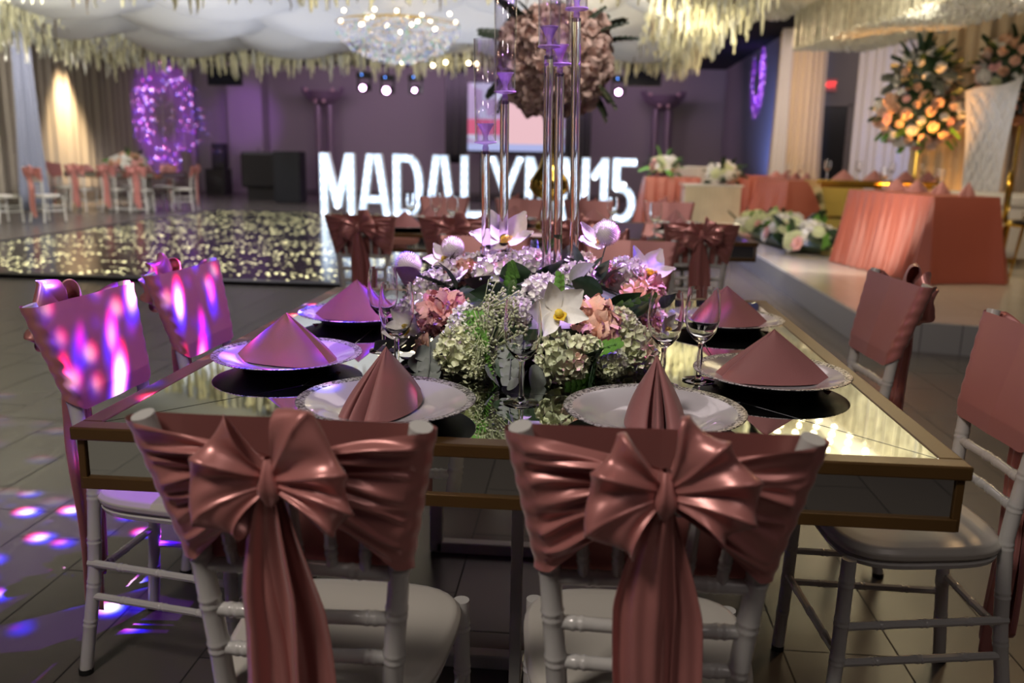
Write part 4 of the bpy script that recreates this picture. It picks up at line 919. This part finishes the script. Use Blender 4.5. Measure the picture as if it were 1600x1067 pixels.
# ---------------------------------------------------------------- head tables on the stage
def skirted(name, label, cx, cy, L, W, rz, z0, H, mat, per=.13, seed=0, plain=False):
    t = tag(None or bpy.data.objects.new(name, None), label, 'table'); COL.objects.link(t); t.location = (cx, cy, z0); t.rotation_euler = (0, 0, rz)
    P = 2*(L+W); rnd = random.Random(seed); ph = [rnd.uniform(0, 6) for _ in range(4)]
    def per_pt(s, out):
        s %= P; hx, hy = W/2, L/2
        if s < W: return (-hx+s, -hy, 0, -1)
        s -= W
        if s < L: return (hx, -hy+s, 1, 0)
        s -= L
        if s < W: return (hx-s, hy, 0, 1)
        s -= W; return (-hx, hy-s, -1, 0)
    n = int(P/per*10)
    def fn(u, v):
        s = u*P; x, y, nx, ny = per_pt(s, 0); a = (1-v)
        d = a**.7*(.045+.05*a+.028*sin(2*pi*s/per+ph[0]+.8*sin(s*3+ph[1]))+.014*sin(2*pi*s/per*2.3+ph[2]))
        if plain and s < W: d = a**.7*(.05+.05*a+.012*sin(s*7+a*2))
        cd = min(abs(s-c) for c in (0, W, W+L, 2*W+L, P)); cf = math.exp(-(cd/.05)**2)*.05*a
        ex = 0
        return (x+nx*d+(cf if x > 0 else -cf), y+ny*d+(cf if y > 0 else -cf), .006+(H-.006)*v)
    mb = MB().grid(fn, n, 14)
    mb.grid(lambda u, v: ((u-.5)*W, (v-.5)*L, H+.001), 4, 8)
    mb.build('tablecloth', mat, t)
    mb = MB(); mb.box((0, 0, H-.015), (W-.02, L-.02, .022)); mb.build('tabletop', white_paint, t, smooth=False)
    mb = MB()
    for sx in (-1, 1):
        for sy in (-1, 1): MB().tube([(sx*(W/2-.08), sy*(L/2-.12), 0), (sx*(W/2-.08), sy*(L/2-.12), H-.02)], .015, 8).build('leg', dark, t)
    return t
skirted('head_table', 'long head table under pleated coral cloth at the stage front right', 3.30, 7.28, 1.5, .62, .2, .206, .755, cloth_pink, .15, 1, True)
skirted('head_table', 'head table under coral cloth farther back, beyond the gold table', 3.32, 12.2, 1.9, .76, .03, .206, .76, cloth_pink, .17, 2, True)
skirted('head_table', 'distant coral draped table beside the beige column, darkest cloth', 3.06, 14.62, .9, .66, 0, .206, .76, cloth_pink, .2, 3)
gt = thing('gold_sweetheart_table', 'gold mirrored table with hourglass pedestals on the stage', 'table', (3.60, 9.72, .206))
def hour(c, w0, w1, d0, d1, H, mb, n=8):
    pts = [(1, 0), (.42, .42), (.42, .46), (1, .92)]
    for (k0, z0), (k1, z1) in zip(pts, pts[1:]):
        a = [(c[0]+sx*w0*k0/2, c[1]+sy*d0*k0/2, z0*H) for sx, sy in ((-1, -1), (1, -1), (1, 1), (-1, 1))]
        b = [(c[0]+sx*w0*k1/2, c[1]+sy*d0*k1/2, z1*H) for sx, sy in ((-1, -1), (1, -1), (1, 1), (-1, 1))]
        mb.add(a+b, [(0, 1, 5, 4), (1, 2, 6, 5), (2, 3, 7, 6), (3, 0, 4, 7)])
gold_mir = pm('gold_mirror_sheet', (.62, .50, .16), .12, 1, var=.15, vscale=3)
for x in (-.38, .38): 
    mb = MB(); hour((x, 0), .52, .5, .5, .4, .82, mb); mb.build('hourglass_pedestal', gold_mir, gt, smooth=False)
MB().box((0, 0, .795), (1.42, .62, .035)).build('tabletop', gold, gt, smooth=False, bevel=.008)
MB().box((0, 0, .752), (1.3, .55, .05)).build('apron', gold, gt, smooth=False)
for i, (x, y, lb) in enumerate(((3.25, 9.6, 'left'), (3.62, 9.62, 'second from left'), (4.0, 9.66, 'third from left'), (4.28, 9.7, 'right'))):
    napkin(x, y, .206+.8135, .1*i, 'pale rose napkin pyramid on the gold table, '+lb, 'napkins on the stage tables', 1, 1.15)
for i, (x, y) in enumerate(((3.12, 9.85), (3.5, 9.85), (3.9, 9.85), (4.15, 9.55))):
    goblet(x, y, .206+.813, ('leftmost goblet', 'second goblet', 'third goblet', 'rightmost goblet')[i]+' on the gold stage table', 'goblets on the stage tables', 1.15)
for i, (x, y, lb) in enumerate(((3.28, 7.85, 'farthest'), (3.36, 7.5, 'second farthest'), (3.44, 7.1, 'third, next to nearest'), (3.52, 6.72, 'nearest and darkest'))):
    napkin(x, y, .9625, .3*i, 'napkin pyramid on the near coral head table, '+lb, 'napkins on the stage tables', 1, 1.1)
for i, (x, y, lb) in enumerate(((3.15, 12.9, 'farthest'), (3.2, 12.45, 'third'), (3.25, 12.0, 'second'), (3.3, 11.55, 'nearest'))):
    napkin(x, y, .968, .3*i, 'napkin pyramid on the rear coral head table, '+lb, 'napkins on the stage tables', 1, 1.0)
for i, (x, y) in enumerate(((3.45, 12.6), (3.1, 11.8), (3.12, 7.75), (3.5, 7.32))):
    goblet(x, y, .968 if i < 2 else .9625, ('goblet on the rear head table, farther', 'goblet on the rear head table, nearer', 'goblet on the near head table, farther', 'goblet on the near head table, nearer')[i], 'goblets on the stage tables', 1.15)
# throne
th = thing('tufted_throne', 'tall white tufted throne with flared wings on the stage', 'chair', (4.74, 9.3, .206), radians(-22))
thm = pm('white_tufted_leather', (.66, .64, .62), .38, 0, bump=.03, bscale=30)
def thf(u, v):
    w = (u-.5)*2; z = .42+1.52*v; W = .205+.085*v**1.6-.02*sin(pi*v); zz = z+.10*(v**3)*(abs(w)**2)*(1 if w > 0 else -.6)
    # diamond tufting
    a = w*4.6; b = v*13
    tuft = .030*(abs(sin(pi*(a+b)/2))*abs(sin(pi*(a-b)/2)))**.5 if abs(w) < .82 and .06 < v < .94 else .02
    edge = .06*max(0, (abs(w)-.8)/.2)
    return (w*W, -tuft-.04*abs(w)**2+edge*.2+.12*v*v+.24, zz)
mb = MB().grid(thf, 60, 90); mb.build('tufted_back', thm, th, sharp=False)
def thb(u, v):
    w = (u-.5)*2; z = .42+1.52*v; W = .205+.085*v**1.6-.02*sin(pi*v); zz = z+.10*(v**3)*(abs(w)**2)*(1 if w > 0 else -.6)
    return (w*W, .30+.12*v*v+.03*(1-w*w), zz)
mb = MB().grid(thb, 16, 20)
mb.grid(lambda u, v: tuple(Vector(thf(0, v)).lerp(Vector(thb(0, v)), u)), 1, 30); mb.grid(lambda u, v: tuple(Vector(thf(1, v)).lerp(Vector(thb(1, v)), u)), 1, 30); mb.grid(lambda u, v: tuple(Vector(thf(v, 1)).lerp(Vector(thb(v, 1)), u)), 1, 30)
mb.build('back_shell', thm, th)
MB().box((0, -.02, .43), (.62, .56, .20)).build('seat', thm, th, bevel=.05)
MB().box((0, 0, .27), (.58, .50, .16)).build('seat_base', thm, th, bevel=.02)
for sx in (-1, 1):
    for sy in (-1, 1): MB().tube([(sx*.25, sy*.2, .2), (sx*.26, sy*.22, 0)], [.03, .018], 8).build('leg', gold, th)
# sofa under the throne line: white cushion bench
so = thing('white_bench', 'low white padded bench beside the throne behind the head tables', 'bench', (4.50, 8.55, .206), radians(-22))
MB().box((0, 0, .66), (.95, .45, .16)).build('seat_cushion', thm, so, bevel=.05)
MB().box((0, 0, .32), (.85, .4, .52)).build('bench_base', thm, so, smooth=False)
for sx in (-1, 1): MB().box((sx*.3, 0, .03), (.06, .36, .06)).build('foot', gold, so, smooth=False)
# flower pillars
warm = ['carn_peach', 'carn_blush', 'carn_peach', 'rose_p', 'carn_coral', 'carn_white', 'hyd_white', 'rose_k', 'carn_blush']
t = thing('flower_cloud', 'tall cloud of peach and cream flowers glowing amber, left of the throne', 'flowers', (4.22, 9.98, .206))
MB().tube([(0, 0, 0), (0, 0, 1.3)], .02, 8).build('stand_pole', gold, t); MB().box((0, 0, .01), (.34, .34, .02)).build('stand_base', gold, t, smooth=False)
bouquet('', '', '', (0, 0, 1.60), (.50, .30, .38), 84, warm+['hyd_white'], .060, ['sprig_dark']*30+['sprig']*14, 5, -1, root=t, lsize=.15)
bouquet('', '', '', (-.02, .02, 2.08), (.32, .22, .32), 20, ['rose_w', 'rose_p', 'hyd_white', 'carn_white'], .065, ['sprig_dark']*40+['sprig_grey']*30, 6, -.4, root=t, lsize=.17)
t = thing('flower_cloud', 'second cloud of peach flowers and leaves behind the throne, at the right edge', 'flowers', (5.40, 9.98, .206))
MB().tube([(0, 0, 0), (0, 0, 1.5)], .02, 8).build('stand_pole', gold, t); MB().box((0, 0, .01), (.34, .34, .02)).build('stand_base', gold, t, smooth=False)
bouquet('', '', '', (-.10, 0, 2.08), (.50, .22, .48), 90, warm+['hyd_white', 'hyd_green'], .07, ['sprig_dark']*50+['sprig_grey']*20, 8, -1, root=t, lsize=.17)
t = thing('floor_flower_bed', 'low bed of white and pink flowers along the stage edge', 'flowers', (2.68, 9.9, .206), radians(4))
MB().ball((0, 0, .10), (.34, 1.5, .14), 16, 8).build('moss_core', leaf_d, t)
rn = random.Random(4)
for k in range(80):
    y = rn.uniform(-1.55, 1.5); a = rn.uniform(-1.3, 1.5); d = Vector((-sin(a), rn.uniform(-.3, .3)-(.5 if y < -1.3 else 0), max(.1, cos(a))))
    bloom(rn.choice(('hyd_white', 'rose_w', 'hyd_green', 'carn_white', 'rose_w', 'hyd_green', 'rose_k')), t, (-.34*sin(a), y, .10+.22*cos(a)*(1-.25*abs(y)/1.5)), d, rn.uniform(.06, .10), rn.uniform(0, 6))
for k in range(60):
    y = rn.uniform(-1.65, 1.5); bloom(rn.choice(('sprig_dark', 'sprig')), t, (rn.uniform(-.3, .3), y, rn.uniform(.08, .22)), (rn.uniform(-1, .6), rn.uniform(-.9, .3), rn.uniform(.2, 1)), rn.uniform(.16, .26), rn.uniform(0, 3))
# gold chair, side table with candle at the right edge
gc = thing('gold_chair', 'gold oval-back chair at the right edge of the stage', 'chair', (4.56, 7.75, .206), radians(60))
for sx in (-1, 1):
    for sy in (-1, 1): MB().tube([(sx*.17, sy*.17, .44), (sx*.2, sy*.2, 0)], [.018, .011], 8).build('leg', gold, gc)
MB().lathe([(0, .43), (.2, .43), (.215, .455), (.2, .49), (0, .50)], 24).build('seat', gold, gc)
mb = MB(); mb.tube([(.17*cos(a), .2, .72+.25*sin(a)) for a in [2*pi*k/24 for k in range(25)]], .016, 8); mb.tube([(-.1, .2, .5), (-.1, .19, .47)], .014, 6); mb.tube([(.1, .2, .53), (.1, .18, .46)], .014, 6); mb.tube([(-.1, .2, .53), (-.1, .18, .46)], .014, 6)
mb.build('oval_backrest', gold, gc)
s_ = thing('side_table', 'small dark-topped side table with splayed gold legs, right edge', 'table', (4.28, 7.0, .206))
MB().lathe([(0, .50), (.2, .50), (.205, .515), (.2, .53), (0, .53)], 28).build('round_top', dark, s_)
for a in (.5, 2.6, 4.6): MB().tube([(.1*cos(a), .1*sin(a), .5), (.16*cos(a), .16*sin(a), 0)], [.016, .01], 8).build('leg', gold, s_)
cn = thing('candle_glass', 'lit candle in a small glass on the side table', 'candle', (4.16, 6.95, .737))
MB().lathe([(0, 0), (.035, 0), (.04, .09), (.037, .09), (.032, .006), (0, .006)], 20).build('glass_cup', glass, cn)
MB().lathe([(0, .008), (.028, .008), (.028, .05), (0, .05)], 16).build('wax', fl_white, cn); MB().ball((0, 0, .07), (.01, .01, .022), 8, 6).build('flame', flame, cn)
# ---------------------------------------------------------------- things between hall and stage
sb = thing('slatted_cake_table', 'pale wooden slat-front table beside the stage steps', 'table', (2.24, 13.6, 0), 0)
mb = MB(); rnd = random.Random(2)
for i in range(12): mb.box((-.42+i*.076, -.3, .40), (.068, .02, .78))
mb.build('slat_front', pm('pale_slat_wood', (.52, .46, .36), .6, var=.2, vscale=4), sb, smooth=False)
MB().box((0, -.01, .405), (.92, .55, .79)).build('cabinet_body', white_paint, sb, smooth=False); MB().box((0, 0, .815), (.98, .64, .03)).build('counter_top', white_paint, sb, smooth=False)
skirted('gift_table', 'small table with pink satin cloth right of the lit number 5', 1.66, 14.4, .6, .95, 0, 0, .92, cloth_pink, .2, 6)
wb = thing('white_wood_box', 'white plank box standing behind the pink cloth table', 'box', (2.15, 15.4, 0))
MB().box((0, 0, .55), (.9, .5, 1.1)).build('box_body', white_paint, wb, smooth=False)
mb = MB()
for i in range(6): mb.box((-.38+i*.15, -.26, .55), (.14, .02, 1.06))
mb.build('plank_front', pm('white_plank', (.5, .46, .42), .6, var=.15), wb, smooth=False)
bouquet('flower_arrangement', 'low white flower arrangement on the slatted table', 'flowers', (2.42, 13.5, 1.0), (.24, .18, .16), 34, ['hyd_white', 'rose_w', 'hyd_green', 'rose_p'], .075, ['sprig_dark']*18, 11, -.6, lsize=.17)
bouquet('flower_arrangement', 'low green and white flower arrangement on the pink cloth table', 'flowers', (1.52, 14.4, 1.10), (.24, .18, .16), 34, ['hyd_green', 'rose_w', 'rose_k', 'hyd_white'], .07, ['sprig_dark', 'sprig']*13, 12, -.6, lsize=.18)
bn = thing('low_bench', 'low dark-topped bench box beside the stage riser', 'bench', (1.72, 10.1, 0))
MB().box((0, 0, .17), (.6, .4, .30)).build('bench_body', pm('taupe_box', (.22, .18, .15), .6), bn, smooth=False); MB().box((0, 0, .335), (.64, .44, .03)).build('padded_top', wall_d, bn, smooth=False)
# ---------------------------------------------------------------- back of the hall
def cap(x, label):
    t = thing('ornamental_fan_column', label, 'column', (x, 23.6, 0))
    pur = pm('dark_plum_metal', (.19, .14, .19), .35, .3) if 'dark_plum_metal' not in MATS else MATS['dark_plum_metal']
    for sx in (-1, 1): MB().tube([(sx*.17, 0, 0), (sx*.17, 0, 2.55)], .10, 12).build('shaft', pur, t)
    mb = MB(); mb.grid(lambda u, v: (.62*cos(pi+pi*u)*(.75+.25*v), -.1-.1*sin(pi*v), 3.02+.62*sin(pi+pi*u)*(.62+.38*v)*.78), 28, 6)
    mb.lathe([(.10, 2.5), (.3, 2.6), (.45, 2.75), (.50, 2.9)], 24); mb.build('bowl_capital', pur, t)
    for sx, z in ((-.38, 2.92), (.38, 2.92), (-.12, 2.62), (.12, 2.62)): MB().ball((sx, -.42, z), .05, 8, 6).build('capital_lamp', pm('dim_lamp', (.6, .4, .4), .4) if 'dim_lamp' not in MATS else MATS['dim_lamp'], t)
cap(-7.35, 'dark twin-shaft column with bowl capital left of the stage lights')
cap(2.2, 'dark twin-shaft column with bowl capital at the right of back wall')
sc_ = thing('led_screen', 'bright portrait screen showing a pink and white picture', 'screen', (-1.72, 22.0, 0))
def screen_mat():
    m = pm('screen_picture', (0, 0, 0), .4); nt = m.node_tree; b = nt.nodes['Principled BSDF']
    tc = nt.nodes.new('ShaderNodeTexCoord'); sp = nt.nodes.new('ShaderNodeSeparateXYZ'); nt.links.new(tc.outputs['Object'], sp.inputs[0])
    x, z = sp.outputs[0], sp.outputs[2]
    def mix(f, a, c):
        mx = nt.nodes.new('ShaderNodeMix'); mx.data_type = 'RGBA'; nt.links.new(f, mx.inputs[0])
        if isinstance(a, tuple): mx.inputs[6].default_value = (*a, 1)
        else: nt.links.new(a, mx.inputs[6])
        mx.inputs[7].default_value = (*c, 1); return mx.outputs[2]
    nz = nt.nodes.new('ShaderNodeTexNoise'); nz.inputs['Scale'].default_value = 2.2; nt.links.new(tc.outputs['Object'], nz.inputs[0])
    d = mth(nt, 'ADD', mth(nt, 'POWER', mth(nt, 'DIVIDE', mth(nt, 'SUBTRACT', x, .35), .72), 2), mth(nt, 'POWER', mth(nt, 'DIVIDE', mth(nt, 'SUBTRACT', z, 2.05), .8), 2))
    c = mix(mth(nt, 'GREATER_THAN', nz.outputs[0], .5), (.50, .36, .62), (.62, .62, .85))
    band = mth(nt, 'MULTIPLY', mth(nt, 'LESS_THAN', mth(nt, 'ABSOLUTE', mth(nt, 'SUBTRACT', z, 1.95)), .2), mth(nt, 'LESS_THAN', x, -.3))
    c = mix(band, c, (.75, .12, .25)); c = mix(mth(nt, 'LESS_THAN', d, 1), c, (1, .62, .68)); c = mix(mth(nt, 'LESS_THAN', z, 1.52), c, (.5, .55, .95))
    nt.links.new(c, b.inputs['Emission Color']); b.inputs['Emission Strength'].default_value = .85; return m
MB().box((0, 0, 2.2), (2.55, .08, 1.72)).build('screen_panel', screen_mat(), sc_, smooth=False)
MB().box((0, .08, 2.2), (2.66, .09, 1.84)).build('bezel', blackm, sc_, smooth=False)
mb = MB()
for sx in (-1, 1): mb.box((sx*.9, .15, .68), (.08, .08, 1.36)); mb.box((sx*.9, 0, .02), (.5, .5, .04))
mb.build('stand', blackm, sc_, smooth=False)
curtain('black_side_curtain', 'narrow black curtain panel just left of the screen', (-3.62, 22.1), (-3.06, 22.1), 1.0, 3.55, blackm, .12, .02)
curtain('black_side_curtain', 'narrow black curtain panel just right of the screen', (-.38, 22.1), (.25, 22.1), 1.0, 3.55, blackm, .12, .02, seed=2)
def mhead(x, z, y, label, r=.065):
    t = thing('moving_head_lamp', label, 'stage light', (x, y, z), 0, 'stage lights hanging at the back')
    MB().lathe([(0, .14), (.09, .13), (.105, .02), (.1, -.08), (.075, -.1), (0, -.1)], 16).build('lamp_head', blackm, t).rotation_euler = (radians(100), 0, 0)
    MB().lathe([(0, .0), (r, 0), (r*.9, .012), (0, .018)], 20).build('lens', lilac_lens, t, ).rotation_euler = (radians(100), 0, 0)
    t.children[1].location = (0, -.145, -.01)
    mb = MB(); mb.box((-.135, 0, .08), (.03, .08, .3)); mb.box((.135, 0, .08), (.03, .08, .3)); mb.box((0, 0, .26), (.3, .2, .12)); mb.tube([(0, 0, .3), (0, 0, 3.70-z)], .02, 6); mb.build('yoke_and_base', blackm, t, smooth=False)
    for sx in (-.03,): MB().ball((sx, -.11, .27), .016, 8, 6).build('blue_indicator', MATS.get('blue_led') or emat('blue_led', (.1, .3, 1), 6), t)
for a in ((-4.76, 2.62, 18, 'lit lilac stage light, leftmost of the three', .062), (-4.24, 2.57, 18, 'lit lilac stage light, middle and brightest of three', .075), (-3.62, 2.58, 18, 'small lit lilac stage light nearest the screen', .045),
          (.78, 2.6, 18, 'lit lilac stage light right of the gold vase', .062), (.35, 2.62, 18.4, 'tiny purple stage light just right of flower ball', .03)):
    mhead(*a)
def tv(cx, cy, cz, w, h, label):
    t = thing('hanging_television', label, 'television', (cx, cy, cz))
    a = MB().box((0, 0, 0), (w, .06, h)).build('bezel', blackm, t, smooth=False); b = MB().box((0, -.035, 0), (w*.94, .01, h*.9)).build('panel', pm('dark_screen', (.01, .012, .03), .15), t, smooth=False)
    MB().tube([(0, 0, h/2), (0, 0, 3.70-cz)], .02, 6).build('ceiling_pole', blackm, t)
tv(-7.9, 18, 2.84, .78, .42, 'dark television hanging from the ceiling at the left'); tv(1.32, 18, 2.95, .72, .44, 'dark television hanging from the ceiling at the right')
sp_ = thing('loudspeaker_stack', 'black column loudspeaker on a subwoofer beside purple wall', 'speaker', (-10.0, 22.3, 0))
MB().box((0, 0, .36), (.55, .55, .72)).build('subwoofer', blackm, sp_, smooth=False, bevel=.02); MB().box((.06, 0, 1.06), (.34, .34, .68)).build('column_cabinet', blackm, sp_, smooth=False, bevel=.02)
MB().lathe([(0, 0), (.2, 0), (.2, .01), (.05, .03), (0, .03)], 20).build('woofer_cone', dark, sp_).rotation_euler = (radians(90), 0, 0); sp_.children[-1].location = (0, -.28, .36)
MB().box((.06, -.175, 1.06), (.28, .01, .6)).build('grille', dark, sp_, smooth=False)
dj = thing('dj_booth', 'black DJ booth draped and flat fronted at the back left', 'booth', (-7.95, 20.3, 0))
MB().box((0, .1, .76), (1.05, .7, .88)).build('facade', blackm, dj, smooth=False, bevel=.06); MB().box((0, .1, .17), (.8, .5, .34)).build('base_plinth', blackm, dj, smooth=False)
dp = thing('tall_black_panel', 'tall dark equipment case right of the DJ booth', 'case', (-7.05, 19.6, 0))
MB().box((0, 0, .62), (.66, .5, 1.22)).build('case_body', pm('blue_black_case', (.008, .011, .018), .5), dp, smooth=False, bevel=.02); MB().box((0, -.255, 1.1), (.2, .02, .04)).build('handle', dark, dp, smooth=False)
mn = tag(MB().lathe([(0, 0), (.12, 0), (.12, .02), (.015, .03), (.012, 1.3), (0, 1.3)], 12).build('microphone_stand', blackm), 'thin black stand behind the DJ booth', 'stand'); mn.location = (-8.35, 21.0, 0)
dr = MB().box((0, 0, 0), (.62, .06, 2.1)).build('door_1', blackm, smooth=False); struct(dr); dr.location = (5.02, 17.06, 1.255)
df2 = MB().box((.35, 0, 0), (.08, .1, 2.2)).box((-.35, 0, 0), (.08, .1, 2.2)).box((0, 0, 1.1), (.78, .1, .08)).build('trim_door_frame', wall_d, smooth=False); struct(df2); df2.location = (5.02, 17.05, 1.255)
ex = thing('exit_sign', 'small red lit exit sign above the dark door', 'sign', (4.90, 17.04, 2.72))
MB().box((0, 0, 0), (.34, .05, .24)).build('sign_box', pm('sign_housing', (.5, .1, .1), .5), ex, smooth=False)
def txt(parent, s, size, loc, mat, name='lettering'):
    cu = bpy.data.curves.new(name, 'FONT'); cu.body = s; cu.size = size; cu.align_x = 'CENTER'; cu.align_y = 'CENTER'; cu.extrude = .003; cu.offset = .004
    o = bpy.data.objects.new(name, cu); COL.objects.link(o); dg = bpy.context.evaluated_depsgraph_get(); me = bpy.data.meshes.new_from_object(o.evaluated_get(dg)); bpy.data.objects.remove(o)
    o = bpy.data.objects.new(name, me); COL.objects.link(o); me.materials.clear(); me.materials.append(mat); o.parent = parent; o.location = loc; o.rotation_euler = (pi/2, 0, 0); return o
txt(ex, 'EXIT', .15, (0, -.03, 0), red_sign)
# ---------------------------------------------------------------- tables at the left back
tb = make_table('distant mirrored table with flowers before the taupe curtain', -9.15, 15.25, 2.0, 1.15, base=False)
g3 = 'chairs around the distant left table'
for x, y, rz, lb in ((-10.70, 16.15, -90, 'distant table, left end, outermost'), (-10.25, 15.45, -100, 'distant table, left end, nearer'), (-9.62, 15.0, 3, 'distant table, front side, left'), (-9.0, 15.05, -3, 'distant table, front side, middle'),
                     (-8.45, 15.0, 12, 'distant table, front side, right'), (-8.0, 15.85, 95, 'distant table, right end'), (-9.45, 16.55, 180, 'distant table, far side, left'), (-8.75, 16.55, 180, 'distant table, far side, right')):
    dup(cB, (x, y, 0), radians(rz), 'rose sashed chair at the '+lb, g3)
bouquet('table_flowers', 'low pink and white flowers on the distant left table', 'flowers', (-9.15, 15.85, .93), (.38, .22, .15), 30, ['hyd_white', 'rose_w', 'rose_k', 'carn_peach'], .085, ['sprig', 'sprig_dark']*10, 21, -.4, lsize=.16)
for i, (x, y) in enumerate(((-9.8, 15.5), (-9.6, 16.1), (-8.5, 15.5), (-8.4, 16.0))):
    napkin(x, y, .77, i, 'rose napkin on the distant left table, '+('front left', 'back left', 'front right', 'back right')[i], 'napkins on the distant left table', 1, 1.3)
g4 = 'chairs at the left picture edge'
dup(cB, (-9.25, 12.10, 0), radians(-20), 'partly cut off rose sashed chair at the far left edge', g4); dup(cA, (-8.74, 12.45, 0), radians(-15), 'rose sashed chair near the left edge, whole back visible', g4)
